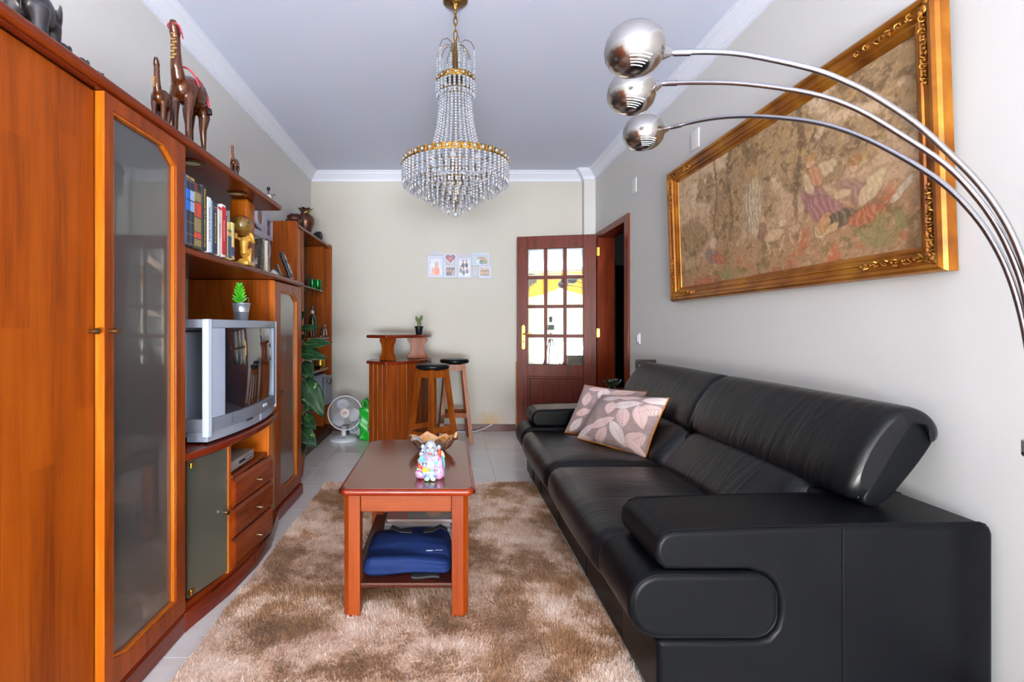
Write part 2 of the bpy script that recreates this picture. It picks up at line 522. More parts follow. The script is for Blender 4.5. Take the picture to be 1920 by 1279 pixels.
for i in range(-4, 5):
    for j in range(-19, 6):
        x0, x1 = 0.35 + i * PX + G, 0.35 + (i + 1) * PX - G
        y0, y1 = 3.973 + j * PY + G, 3.973 + (j + 1) * PY - G
        x0, x1, y0, y1 = max(x0, XL + .002), min(x1, XR - .002), max(y0, YF + .002), min(y1, YB - .002)
        if x1 - x0 < 0.02 or y1 - y0 < 0.02: continue
        key = (round(x1 - x0, 3), round(y1 - y0, 3))
        if key not in tile_cache:
            tile_cache[key] = MB().box(0, x1 - x0, 0, y1 - y0, -0.0035, 0.0, 0.0012).mesh('tile', TILE)
        o = bpy.data.objects.new('tile', tile_cache[key]); C.objects.link(o)
        o.location = (x0, y0, 0); o.parent = floor
struct(floor)

# crown moulding swept round the room, mitred at the corners
crown_path = [(XL, YF), (XL, YB), (1.43, YB), (1.43, 5.30), (XR, 5.30), (XR, YF)]
crown_prof = [(0.0, 2.648), (0.012, 2.648), (0.013, 2.664), (0.02, 2.668), (0.021, 2.676), (0.03, 2.684), (0.042, 2.700), (0.056, 2.714),
              (0.064, 2.718), (0.065, 2.727), (0.074, 2.729), (0.078, 2.736), (0.09, 2.737), (0.091, 2.745), (0.0, 2.745)]
def mitres(path):
    out = []
    for i, p in enumerate(path):
        p = Vector(p)
        ds = []
        if i > 0: ds.append((p - Vector(path[i - 1])).normalized())
        if i < len(path) - 1: ds.append((Vector(path[i + 1]) - p).normalized())
        ns = [Vector((d.y, -d.x)) for d in ds]      # inward (room on the right of the path)
        if len(ns) == 1: out.append(ns[0])
        else:
            b = (ns[0] + ns[1]); out.append(b / (b.dot(ns[0])))
    return out
cm = mitres(crown_path)
def crown(name, i0, i1):
    b = MB(); V = []; n = len(crown_prof)
    for i in range(i0, i1 + 1):
        for (d, z) in crown_prof:
            q = Vector(crown_path[i]) + cm[i] * d
            V.append((q.x, q.y, z))
    F = [(i * n + k, i * n + (k + 1) % n, (i + 1) * n + (k + 1) % n, (i + 1) * n + k) for i in range(i1 - i0) for k in range(n)]
    struct(b.add(V, F).build(name, TRIMW, None, angle=28, fix=True))
crown('trim_1', 0, 1); crown('trim_2', 1, 4); crown('trim_3', 4, 5)

MARBLE = mat('dark_red_marble', '#4a2422', 0.35, vary=(14, '#5d312c'))
sbox('baseboard_back', MARBLE, XL + .002, 0.735, YB - 0.014, YB, 0, 0.072, r=0.003)
sbox('baseboard_right', MARBLE, XR - 0.014, XR, YF + .01, D0 - 0.075, 0, 0.072, r=0.003)
sbox('baseboard_left', MARBLE, XL, XL + 0.012, YF + .01, 0.7, 0, 0.072, r=0.003)

# doorway lining and architrave
lin_ = MB()
lin_.prism([(D0 - .07, 0), (D0 - .07, DT + .07 - .04), (D1 + .065, DT + .03), (D1 + .065, 0), (D1 - .005, 0), (D1 - .005, DT - .03), (D0 + .03, DT - .03), (D0 + .03, 0)], 'YZ', XR - 0.016, XR + 0.16, bevel=0.004)
struct(lin_.build('trim_4', W_JAMB, None, wn=True))

# hallway beyond the doorway
sbox('floor_hall', TILE, XR, 3.4, 3.6, 7.9, -0.1, 0.0)
sbox('wall_hall', HALLW, XR + .15, 3.55, 7.9, 8.05, 0, 2.6)
sbox('wall_hall_side', HALLW, 3.4, 3.55, 3.6, 7.9, 0, 2.6)
sbox('wall_hall_near', HALLW, XR + .15, 3.55, 3.45, 3.6, 0, 2.6)
sbox('wall_hall_inner', HALLW, XR, XR + .15, YB + .15, 7.9, 0, 2.6)
sbox('ceiling_hall', CEIL, XR + .151, 3.55, 3.45, 8.05, 2.6, 2.7)
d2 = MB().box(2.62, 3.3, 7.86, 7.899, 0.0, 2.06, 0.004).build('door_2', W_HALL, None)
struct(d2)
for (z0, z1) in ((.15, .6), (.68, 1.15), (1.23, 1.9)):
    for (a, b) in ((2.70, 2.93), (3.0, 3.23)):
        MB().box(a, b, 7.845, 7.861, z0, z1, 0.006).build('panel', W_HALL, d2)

# ---------------------------------------------------------------- the window and its curtains (reflected in the door panes)
wn = struct(MB().prism([(WX0, 0), (WX0, WZ1), (WX1, WZ1), (WX1, 0)], 'XZ', YF - 0.11, YF - 0.05, holes=[[(WX0 + .06, .06), (WX0 + .06, WZ1 - .06), (WX1 - .06, WZ1 - .06), (WX1 - .06, .06)]]).build('window_1', WHITEPL, None, smooth=False))
box('mullion', WHITEPL, wn, -0.03, 0.03, YF - .105, YF - .055, .06, WZ1 - .06)
def sheer_mat(name, col, tr):
    t = NT(name)
    t.n.remove(t.b)
    d = t.new('ShaderNodeBsdfDiffuse'); d.inputs[0].default_value = lin(col)
    l = t.new('ShaderNodeBsdfTranslucent'); l.inputs[0].default_value = lin(col)
    m1 = t.new('ShaderNodeMixShader'); m1.inputs[0].default_value = 0.6
    t.link(d.outputs[0], m1.inputs[1]); t.link(l.outputs[0], m1.inputs[2])
    p = t.new('ShaderNodeBsdfTransparent'); m2 = t.new('ShaderNodeMixShader'); m2.inputs[0].default_value = tr
    t.link(m1.outputs[0], m2.inputs[1]); t.link(p.outputs[0], m2.inputs[2]); t.link(m2.outputs[0], t.out.inputs[0])
    return t.m
SHEER = sheer_mat('sheer_curtain_cloth', '#d8c9a8', 0.34)
AMBER = sheer_mat('amber_valance_cloth', '#e09a10', 0.02)
def drape(name, m, x0, x1, y, ztop, zbot, amp, waves, parent=None):
    b = MB(); n = int(waves * 8)
    V = []; F = []; rows = 10
    for j in range(rows + 1):
        for i in range(n + 1):
            s = i / n; zb = zbot(s) if callable(zbot) else zbot
            z = ztop + (zb - ztop) * j / rows
            a = amp * (0.4 + 0.6 * j / rows)
            V.append((x0 + (x1 - x0) * s, y + a * math.sin(2 * PI * waves * s) + 0.3 * a * math.sin(5.3 * waves * s), z))
    for j in range(rows):
        for i in range(n):
            k = j * (n + 1) + i
            F.append((k, k + 1, k + n + 2, k + n + 1))
    return b.add(V, F).build(name, m, parent)
cu = drape('curtain', SHEER, -1.42, 1.40, YF + 0.16, 2.6, 0.03, 0.022, 26)
tag(cu, 'sheer white curtain over the window, seen mirrored in the glazed door panes', 'curtain')
va = drape('valance', AMBER, -1.43, 1.42, YF + 0.24, 2.64, lambda s: 2.22 - 0.24 * abs(math.cos(PI * s * 1.5)), 0.03, 11)
tag(va, 'amber yellow valance with swagged hem, seen mirrored in the glazed door panes', 'valance')
t = thing('camera_tripod', 'black camera tripod seen mirrored in a lower pane of the glazed door', 'tripod', (0, -0.16, 0))
for k in range(3):
    a = rad(90 + 120 * k)
    MB().tube([(0.03 * math.cos(a), -0.16 + 0.03 * math.sin(a), 0.86), (0.30 * math.cos(a), -0.16 + 0.30 * math.sin(a), 0.012)], [0.016, 0.011]).build('leg', BLACKPL, t)
MB().tube([(0, -.16, .80), (0, -.16, 1.0)], 0.014).build('column', BLACKPL, t)
MB().rbox((0, -.16, 1.10), (.15, .08, .11), .015).tube([(0, -.115, 1.1), (0, -.05, 1.1)], .034, 20).build('camera_body', BLACKPL, t)
MB().rbox((0, -.16, 1.27), (.07, .06, .12), .012).build('flash_head', BLACKPL, t)
# ---------------------------------------------------------------- glazed door
dl = thing('door_1', '', 'door', (1.516, 5.163, 0), math.atan2(0.157, -0.782))
for k in ('label', 'category'): del dl[k]
struct(dl)
DW, DZ0, DZ1, DY = 0.80, 0.008, 2.048, 0.019
def dbox(name, m, x0, x1, z0, z1, y=DY, r=0.003, par=None): return MB().box(x0, x1, -y, y, z0, z1, r).build(name, m, par or dl, local=True)
dbox('stile', W_DOOR, 0.0, 0.128, DZ0, DZ1); dbox('stile', W_DOOR, 0.688, DW, DZ0, DZ1)
W_DOORX = wood('mahogany_door_rail', '#54190f', '#7a2f1f', '#90412c', 'Z', 1.7, 0.42, coat=0.0)
dbox('rail', W_DOORX, 0.128, 0.688, 1.918, DZ1); dbox('rail', W_DOORX, 0.128, 0.688, 0.592, 0.714); dbox('rail', W_DOORX, 0.128, 0.688, DZ0, 0.19)
MB().box(0.128, 0.688, -0.008, 0.008, 0.19, 0.592, 0.002).build('door_panel', W_DOOR, dl, local=True)
MB().prism([(.128, .19), (.688, .19), (.688, .592), (.128, .592)], 'XZ', -0.024, 0.024, bevel=0.005, holes=[[(.152, .214), (.664, .214), (.664, .568), (.152, .568)]]).build('panel_moulding', W_DOOR, dl, local=True, wn=True)
xs = [0.128, 0.31, 0.506, 0.688]; zs = [0.714, 1.011, 1.317, 1.62, 1.918]
for x in xs[1:3]: MB().box(x - .016, x + .016, -.016, .016, .714, 1.918, .006).build('muntin', W_DOOR, dl, local=True)
for z in zs[1:4]: MB().box(.128, .688, -.0155, .0155, z - .016, z + .016, .006).build('muntin', W_DOORX, dl, local=True)
def pane_mat():
    t = NT('bevelled_door_glass'); t.n.remove(t.b)
    g = t.new('ShaderNodeBsdfGlossy'); g.inputs['Roughness'].default_value = 0.0; g.inputs[0].default_value = (.95, .96, .95, 1)
    p = t.new('ShaderNodeBsdfTransparent'); p.inputs[0].default_value = (.94, .96, .95, 1)
    m = t.new('ShaderNodeMixShader'); m.inputs[0].default_value = .22
    t.link(p.outputs[0], m.inputs[1]); t.link(g.outputs[0], m.inputs[2]); t.link(m.outputs[0], t.out.inputs[0])
    return t.m
PANE = pane_mat()
for i in range(3):
    for j in range(4):
        a, b = xs[i] + (.016 if i else .004), xs[i + 1] - (.016 if i < 2 else .004)
        c, d = zs[j] + (.016 if j else .004), zs[j + 1] - (.016 if j < 3 else .004)
        e = 0.014
        V = [(a, .004, c), (b, .004, c), (b, .004, d), (a, .004, d), (a + e, .0065, c + e), (b - e, .0065, c + e), (b - e, .0065, d - e), (a + e, .0065, d - e),
             (a, -.004, c), (b, -.004, c), (b, -.004, d), (a, -.004, d)]
        F = [(4, 5, 6, 7), (0, 1, 5, 4), (1, 2, 6, 5), (2, 3, 7, 6), (3, 0, 4, 7), (9, 8, 11, 10), (1, 0, 8, 9), (2, 1, 9, 10), (3, 2, 10, 11), (0, 3, 11, 8)]
        MB().add(V, F).build('pane', PANE, dl, local=True, smooth=False, fix=True)
hd = MB().prism([(.716, .885), (.722, .875), (.734, .868), (.746, .875), (.752, .885), (.752, 1.11), (.746, 1.12), (.734, 1.128), (.722, 1.12), (.716, 1.11)], 'XZ', DY, DY + .008, bevel=.003).build('handle_plate', BRASS, dl, local=True, wn=True)
MB().tube([(.734, DY + .006, 1.03), (.734, DY + .045, 1.03), (.72, DY + .052, 1.031), (.68, DY + .052, 1.036), (.655, DY + .05, 1.032)], [.009, .008, .008, .007, .006], 10).build('lever', BRASS, hd, local=True)
MB().tube([(.734, DY + .007, .95), (.734, DY + .012, .95)], .008, 12).build('keyhole', BLACKPL, hd, local=True)
for z in (1.045, 1.87):
    MB().tube([(-.006, DY + .004, z - .045), (-.006, DY + .004, z + .045)], .007, 10).box(-.03, .001, DY - .004, DY + .003, z - .042, z + .042).build('hinge', BRASS, dl, local=True)

# ---------------------------------------------------------------- rug with shaggy pile
def rug_mat(name, k):
    t = NT(name); v = t.coords((1, 1, 0.001))
    f1 = t.noise(v, 2.2, 5, 0.62, 0.5); f2 = t.noise(v, 9.0, 3, 0.6)
    f3 = t.noise(t.coords((1, 1, 1)), 130, 2, 0.6)
    f = t.math('ADD', t.math('ADD', t.math('MULTIPLY', f1, 0.56), t.math('MULTIPLY', f2, 0.22)), t.math('MULTIPLY', f3, 0.22))
    col = t.ramp(f, [(0.40, lin('#855f3f')), (0.475, lin('#a67d5a')), (0.52, lin('#dcbfa8')), (0.60, lin('#f2e2d4'))])
    t.set(col=col, rough=0.75, spec=0.15, sheen=0.25)
    return t.m
RUG = rug_mat('shaggy_rug_fibre', 0)
rx0, rx1, ry0, ry1 = -0.852, 0.60, 0.35, 3.55
rug = MB().box(rx0, rx1, ry0, ry1, 0.001, 0.012, 0.004).build('rug', RUG, None)
tag(rug, 'shaggy rug in mottled beige and brown under the coffee table', 'rug')
rs = np.random.RandomState(3)
N = 230000
yy = ry0 + (ry1 - ry0) * rs.rand(N); xx = rx0 + (rx1 - rx0) * rs.rand(N)
lean = vnoise((xx - rx0) / 3, (yy - ry0) / 3, 9, 5) * 7 + rs.randn(N) * 1.1
tilt = 0.010 + 0.006 * rs.rand(N); hgt = 0.009 + 0.007 * rs.rand(N); wd = 0.0016 + 0.0012 * rs.rand(N)
cx, cy = np.cos(lean), np.sin(lean)
P = np.empty((N, 3, 3), dtype=np.float32)
P[:, 0] = np.stack([xx - cy * wd, yy + cx * wd, np.full(N, .010)], 1)
P[:, 1] = np.stack([xx + cy * wd, yy - cx * wd, np.full(N, .010)], 1)
P[:, 2] = np.stack([xx + cx * tilt, yy + cy * tilt, .010 + hgt], 1)
me = bpy.data.meshes.new('pile')
me.vertices.add(N * 3); me.vertices.foreach_set('co', P.ravel())
me.loops.add(N * 3); me.loops.foreach_set('vertex_index', np.arange(N * 3, dtype=np.int32))
me.polygons.add(N); me.polygons.foreach_set('loop_start', np.arange(0, N * 3, 3, dtype=np.int32)); me.polygons.foreach_set('loop_total', np.full(N, 3, dtype=np.int32))
me.update(); me.validate(); me.materials.append(RUG)
pile = bpy.data.objects.new('pile', me); C.objects.link(pile); pile.parent = rug; pile['kind'] = 'stuff'

# ---------------------------------------------------------------- sofa
def leather(name, sc, strength, rough=0.36, spec=0.17):
    t = NT(name)
    v = t.coords(sc)
    f = t.noise(v, 1.0, 4, 0.6, 0.8)
    g = t.noise(t.coords(), 260, 3)
    t.set(col=lin('#0c0d10'), rough=rough, spec=spec, coat=0.0, coatr=0.3)
    b1 = t.new('ShaderNodeBump'); b1.inputs['Strength'].default_value = strength; b1.inputs['Distance'].default_value = 0.02; t.link(f, b1.inputs['Height'])
    b2 = t.new('ShaderNodeBump'); b2.inputs['Strength'].default_value = 0.07; b2.inputs['Distance'].default_value = 0.003; t.link(g, b2.inputs['Height'])
    t.link(b1.outputs[0], b2.inputs['Normal']); t.link(b2.outputs[0], t.b.inputs['Normal'])
    return t.m
L_SMOOTH = leather('black_leather_smooth', (3, 3, 3), 0.10, 0.36, 0.09)
L_SEAT = leather('black_leather_seat', (3, 9, 3), 0.24, 0.33, 0.28)
L_BACK = leather('black_leather_creased', (3, 15, 3), 0.30, 0.33, 0.30)
sofa = thing('sofa', 'long black leather sofa with adjustable headrests beside the shaggy rug', 'sofa', (1.05, 2.58, 0))
SY0, SY1 = 1.407, 3.745
MB().rbox((1.045, 2.58, .135), (.91, SY1 - SY0 - .02, .205), .018, k=2, m=(1, 1, 1)).build('base', L_SMOOTH, sofa)
for y in (1.62, 2.15, 2.68, 3.21):
    MB().tube([(.5885, y, .045), (.5885, y, .225)], .0022, 6).build('seam', L_SMOOTH, sofa)
for (x, y) in ((.63, 1.5), (.63, 3.66), (1.45, 1.5), (1.45, 3.66)):
    MB().box(x - .03, x + .03, y - .03, y + .03, .014 if x < 1 else 0, .05, .004).build('foot', BLACKPL, sofa)
arm_prof = [(.608, .424), (.588, .440), (.578, .468), (.582, .500), (.598, .522), (.625, .533), (.80, .540), (1.10, .548), (1.49, .553), (1.512, .545), (1.52, .525),
            (1.52, .04), (.585, .04), (.585, .229), (.86, .229), (.893, .237), (.915, .262), (.924, .30), (.924, .345), (.912, .385), (.885, .41), (.84, .424)]
for (a, b) in ((SY0, 1.70), (3.455, SY1)):
    MB().prism(arm_prof, 'XZ', a, b, bevel=.016, seg=4).build('arm', L_SMOOTH, sofa, wn=True)
    ys = (a + .014, b - .014)
    for y in ys:
        MB().tube([(.600, y, .522), (.625, y, .5325), (.80, y, .5395), (1.10, y, .5475), (1.49, y, .5525), (1.508, y, .546)], .0032, 6).build('piping', L_SMOOTH, sofa)
    # padded end of the seat that runs through under the arm
    def rr(x0, x1, z0, z1, r0, r1, n=7):
        P_ = []
        for (cx_, cz_, r_, a0) in ((x0 + r0, z0 + r0, r0, 180), (x1 - r1, z0 + r1, r1, 270), (x1 - r1, z1 - r1, r1, 0), (x0 + r0, z1 - r0, r0, 90)):
            P_ += [(cx_ + r_ * math.cos(rad(a0 + 90 * k / n)), cz_ + r_ * math.sin(rad(a0 + 90 * k / n))) for k in range(n + 1)]
        return P_
    ya, yb = (a - .007, b + .002) if a < 2 else (a - .002, b + .007)
    MB().prism(rr(.503, .920, .234, .420, .085, .07), 'XZ', ya, yb, bevel=.022, seg=4).build('seat_end', L_SMOOTH, sofa, wn=True)
    yf = a - .0068 if a < 2 else b + .0068
    MB().tube([(x, yf + (.006 if a < 2 else -.006), z) for x, z in rr(.510, .913, .241, .413, .08, .065)], .0030, 6, closed=True).build('piping', L_SMOOTH, sofa)
    MB().tube([(1.098, a - .0015, .05), (1.098, a - .0015, .54)], .002, 6).build('seam', L_SMOOTH, sofa)
for (a, b) in ((1.70, 2.578), (2.582, 3.455)):
    def sag(v): return Vector((v.x, v.y, v.z + .006 * math.sin(v.y * 16) * math.cos(v.x * 7) * (v.z > 0)))
    MB().rbox((.835, (a + b) / 2, .318), (.66, b - a - .004, .165), .068, (.016, .004, .020), k=5, m=(10, 12, 3), disp=sag).build('seat_cushion', L_SEAT, sofa)
MB().rbox((1.37, 2.58, .30), (.30, 1.78, .52), .03, k=3, m=(1, 1, 1)).build('back_frame', L_SMOOTH, sofa)
Rb = Matrix.Rotation(rad(44), 3, 'Y'); Rh = Matrix.Rotation(rad(31), 3, 'Y')
for (a, b) in ((1.702, 2.577), (2.583, 3.453)):
    MB().rbox((1.212, (a + b) / 2, .438), (.18, b - a - .002, .33), .085, (.02, .003, .01), M=Rb, k=6, m=(2, 14, 6)).build('back_cushion', L_BACK, sofa)
for (a, b) in ((1.545, 2.570), (2.582, 3.605)):
    front_p = [(-.022, -.150), (-.045, -.166), (-.072, -.150), (-.088, -.10), (-.096, -.02), (-.090, .06), (-.074, .125), (-.045, .163), (.0, .180), (.045, .176), (.078, .155), (.088, .128), (.080, .116), (.068, .128), (.040, .146), (.0, .150), (-.016, .128), (-.022, .05), (-.022, -.05)]
    shell_p = [(-.021, -.12), (-.021, .02), (-.0155, .126), (.0, .1495), (.040, .1455), (.068, .1275), (.079, .113), (.076, .04), (.064, -.05), (.050, -.115), (.028, -.152), (.0, -.162), (-.018, -.150)]
    def sm2(P_, k=3):
        n_ = len(P_); out_ = []
        for i in range(n_):
            p0, p1, p2, p3 = [Vector(P_[(i + q) % n_]) for q in (-1, 0, 1, 2)]
            for j in range(k):
                t_ = j / k; v_ = .5 * (2 * p1 + (p2 - p0) * t_ + (2 * p0 - 5 * p1 + 4 * p2 - p3) * t_ * t_ + (3 * p1 - p0 - 3 * p2 + p3) * t_ ** 3); out_.append((v_.x, v_.y))
        return out_
    Mh = Matrix.Translation((1.366, 0, .693)) @ Rh.to_4x4()
    ends = ((.0, .80), (.003, .86), (.009, .93), (.018, .975), (.034, 1.0))
    secs = [(a + d, k) for d, k in ends] + [(a + .034 + (b - a - .068) * q / 12, 1 + .022 * math.sin(PI * q / 12) ** .6) for q in range(1, 12)] + [(b - d, k) for d, k in reversed(ends)]
    hr = MB().loft(sm2(front_p), secs).xf(Mh).build('headrest', L_BACK, sofa, angle=70, fix=True)
    MB().prism(sm2(shell_p), 'XZ', a + .008, b - .008, bevel=.014, seg=3).xf(Mh).build('headrest_shell', L_SMOOTH, hr, angle=60)
    for ye in (a + .002, b - .002):
        MB().tube([Mh @ Vector((x, ye + (.010 if ye < (a + b) / 2 else -.010), z)) for x, z in ((-.030, -.155), (-.036, -.10), (-.038, 0), (-.034, .09), (-.022, .14), (.0, .166), (.045, .163), (.078, .138))], .0034, 6).build('piping', L_SMOOTH, hr)

# ---------------------------------------------------------------- leaf-print pillows
PILLOW = attr_mat('leaf_print_fabric', 0.62, (420, 0.35), spec=0.35)
OCHRE = mat('ochre_pillow_back', '#a8661c', 0.7)
def leafmask(u, v, cx, cy, ang, L, W):
    a = rad(ang); dx, dy = u - cx, v - cy
    x = (dx * math.cos(a) + dy * math.sin(a)) / L; y = (-dx * math.sin(a) + dy * math.cos(a)) / W
    m = sstep(0.0, 0.12, (1 - x * x) * (1 - 0.25 * x) - np.abs(y)) * (np.abs(x) < 1)
    rib = np.exp(-(y / 0.06) ** 2)
    veins = 0.5 + 0.5 * np.sin((x * 9 + np.abs(y) * 3.2) * PI)
    return m, rib, veins
def leafprint(seed, leaves):
    def fn(u, v):
        img = np.ones(u.shape + (3,)) * np.array(lin('#94807f')[:3])
        n = vnoise(u, v, 90, seed, 0.3)
        img = img * (0.82 + 0.36 * n[..., None])
        for k, (cx, cy, ang, L, W) in enumerate(leaves):
            m, rib, veins = leafmask(u, v, cx, cy, ang, L * 1.12, W * 1.12)
            img = lerp(img, '#d6b9b4' if k % 3 else '#dccdcb', m * (0.78 + 0.2 * veins))
            img = lerp(img, '#b08f86', m * np.clip(rib, 0, 1) * 0.7)
            if k % 2 == 0: img = lerp(img, '#a08a88', m * (veins < 0.22) * 0.6)
        return img
    return fn
def pillow(label, bl, br, tr, tl, leaves, seed, th=0.075):
    c = (Vector(bl) + Vector(br) + Vector(tr) + Vector(tl)) / 4
    root = thing('pillow', label, 'pillow', (c.x, c.y, min(bl[2], br[2])), group='leaf print pillows')
    bl, br, tr, tl = map(Vector, (bl, br, tr, tl))
    nrm = (br - bl).cross(tl - bl).normalized()
    def P(side):
        def f(s, t):
            a, b = 2 * s - 1, 2 * t - 1
            s2 = 0.5 + a / 2 * (1 - 0.05 * (1 - b * b) ** 1 * abs(a)); t2 = 0.5 + b / 2 * (1 - 0.05 * (1 - a * a) * abs(b))
            p = bl * (1 - s2) * (1 - t2) + br * s2 * (1 - t2) + tr * s2 * t2 + tl * (1 - s2) * t2
            puff = (max(0, 1 - a * a) * max(0, 1 - b * b)) ** 0.45
            return p + nrm * side * (th * puff + 0.003 + 0.002 * math.sin(s * 31 + t * 17) * puff)
        return f
    picture('front', PILLOW, root, P(1), 110, 110, leafprint(seed, leaves))
    back = picture('back', OCHRE, root, P(-1), 24, 24, lambda u, v: np.ones(u.shape + (3,)))
    back['label'] = 'plain ochre back of the pillow'
    pts = []
    for k in range(4):
        for i in range(10):
            s, t = [(i / 10, 0), (1, i / 10), (1 - i / 10, 1), (0, 1 - i / 10)][k]
            pts.append((P(1)(s, t) + P(-1)(s, t)) / 2)
    MB().tube(pts, 0.0045, 6, closed=True).build('seam_edge', OCHRE, root)
    return root
pillow('mauve leaf print pillow leaning behind the other, next to the sofa arm', (.765, 3.31, .415), (1.09, 3.02, .40), (1.215, 3.09, .705), (.915, 3.38, .715),
       [(.18, .16, 60, .15, .07), (.24, .40, 20, .13, .07), (.2, .68, 100, .14, .08), (.45, .8, -70, .16, .09), (.7, .9, 20, .18, .08), (.85, .6, 60, .16, .08), (.6, .3, 20, .16, .08), (.3, .93, 10, .15, .06)], 11)
pillow('mauve leaf print pillow in front, its ochre back showing along the edge', (.790, 3.09, .424), (1.052, 2.695, .404), (1.232, 2.82, .706), (.975, 3.19, .672),
       [(.14, .15, 48, .17, .06), (.36, .32, 38, .19, .075), (.40, .12, 70, .15, .07), (.62, .2, -52, .20, .08), (.62, .47, -72, .18, .085), (.37, .62, -80, .13, .08),
        (.58, .72, 22, .20, .075), (.83, .55, -65, .19, .085), (.9, .7, 35, .15, .09), (.92, .9, 15, .17, .07), (.86, .18, 50, .16, .1), (.9, .06, -30, .16, .05), (.3, .86, 10, .16, .07), (.55, .9, 5, .16, .06), (.14, .02, 0, .13, .03)], 23)

# ---------------------------------------------------------------- coffee table
ct = thing('coffee_table', 'low reddish wood coffee table with lower shelf standing on the rug', 'table', (-.15, 2.29, .02))
tx0, tx1, ty0, ty1 = -.407, .105, 1.872, 2.716
top_poly = [(tx0, ty0 + .03), (tx0 + .02, ty0), (tx1 - .02, ty0), (tx1, ty0 + .03), (tx1, ty1 - .055), (tx1 - .05, ty1), (tx0 + .05, ty1), (tx0, ty1 - .055)]
MB().prism(top_poly, 'XY', .474, .5, bevel=.010, seg=3).build('rim', W_TABLE_RED, ct, wn=True)
ins = [(x * .955 + (1 - .955) * -.151, y * .972 + (1 - .972) * 2.294) for x, y in top_poly]
MB().prism(ins, 'XY', .4985, .5012, bevel=.0008, seg=1).build('tabletop', W_TABLE_Y, ct, wn=True)
for (x0, x1, sx) in ((-.391, -.328, -1), (.016, .079, 1)):
    for (y0, y1, sy) in ((1.90, 1.963, -1), (2.62, 2.683, 1)):
        ch = .020
        p = [(x0, y0), (x1, y0), (x1, y1), (x0, y1)]
        cxn, cyn = (x0 if sx < 0 else x1), (y0 if sy < 0 else y1)
        poly = []
        for q in p:
            if q == (cxn, cyn):
                a = (q[0], q[1] - sy * ch); b2 = (q[0] - sx * ch, q[1])
                poly += [a, b2] if (sx < 0) == (sy < 0) else [b2, a]
            else: poly.append(q)
        MB().prism(poly, 'XY', .014, .474, bevel=.003).build('leg', W_TABLE_Z, ct, wn=True)
box('apron', W_TABLE_X, ct, -.328, .016, 1.912, 1.934, .404, .474, .003); box('apron', W_TABLE_X, ct, -.328, .016, 2.65, 2.672, .404, .474, .003)
box('apron', W_Y, ct, -.380, -.358, 1.963, 2.62, .404, .474, .003); box('apron', W_Y, ct, .046, .068, 1.963, 2.62, .404, .474, .003)
box('shelf', W_DARK, ct, -.37, .058, 1.918, 2.66, .112, .132, .006)

# navy bag on the shelf
NAVY = mat('navy_nylon', '#0b1c46', 0.75, vary=(3, '#0f2557'), bump=(30, 0.12), spec=.2)
BLKWEB = mat('black_webbing', '#16181e', 0.7, bump=(200, .3))
bag = thing('travel_bag', 'folded navy blue bag with black straps on the coffee table shelf', 'bag', (-.155, 2.1, .132))
rsn = np.random.RandomState(5)
def folds(v):
    a = v.y * 38 + 1.1 * math.sin(v.x * 9) + 0.9
    top = max(0, v.z) / .045
    z = v.z + (.011 * math.sin(a) * (1 if v.y < -.03 else .35)) * top + .012 * top * (v.y > 0) * v.y / .13 + .006 * math.sin(v.x * 17 + 1)
    y = v.y + .006 * math.sin(v.z * 120 + v.x * 7) * (v.y < -.08) + .012 * math.sin(v.x * 8) * (v.y < -.08)
    if v.y < 0: z = -.045 + (z + .045) * (1 + .25 * v.y / .14)
    return Vector((v.x, y, z))
MB().rbox((-.157, 2.10, .174), (.342, .27, .08), .034, (.002, .006, .008), k=5, m=(26, 22, 4), disp=folds).build('bag_body', NAVY, bag)
for pts in ([(-.255, 2.235, .205), (-.24, 2.19, .236), (-.2, 2.15, .236), (-.15, 2.145, .236)], [(.0, 2.235, .205), (-.03, 2.19, .239), (-.06, 2.155, .238), (-.10, 2.145, .237)]):
    b = MB()
    for i in range(len(pts) - 1):
        p, q = Vector(pts[i]), Vector(pts[i + 1]); s = Vector((0, .018, 0))
        b.add([p - s, p + s, q + s, q - s, p - s + Vector((0, 0, .004)), p + s + Vector((0, 0, .004)), q + s + Vector((0, 0, .004)), q - s + Vector((0, 0, .004))],
              [(0, 1, 2, 3), (7, 6, 5, 4), (0, 3, 7, 4), (1, 5, 6, 2), (0, 4, 5, 1), (3, 2, 6, 7)])
    b.build('strap', BLKWEB, bag)
MB().rbox((-.085, 1.972, .138), (.11, .05, .010), .004, k=2, m=(6, 3, 1), disp=lambda v: Vector((v.x, v.y, v.z + .003 * math.sin(v.x * 60)))).build('strap_end', BLKWEB, bag)
LOGOW = mat('white_print', '#cfd6e6', 0.6)
MB().ball((-.073, 2.035, .2045), (.017, .006, .0012), 20).build('logo', LOGOW, bag)
MB().rbox((-.035, 2.035, .2055), (.030, .0022, .0012), .0005, k=1, m=(1, 1, 1)).build('logo_line', LOGOW, bag)

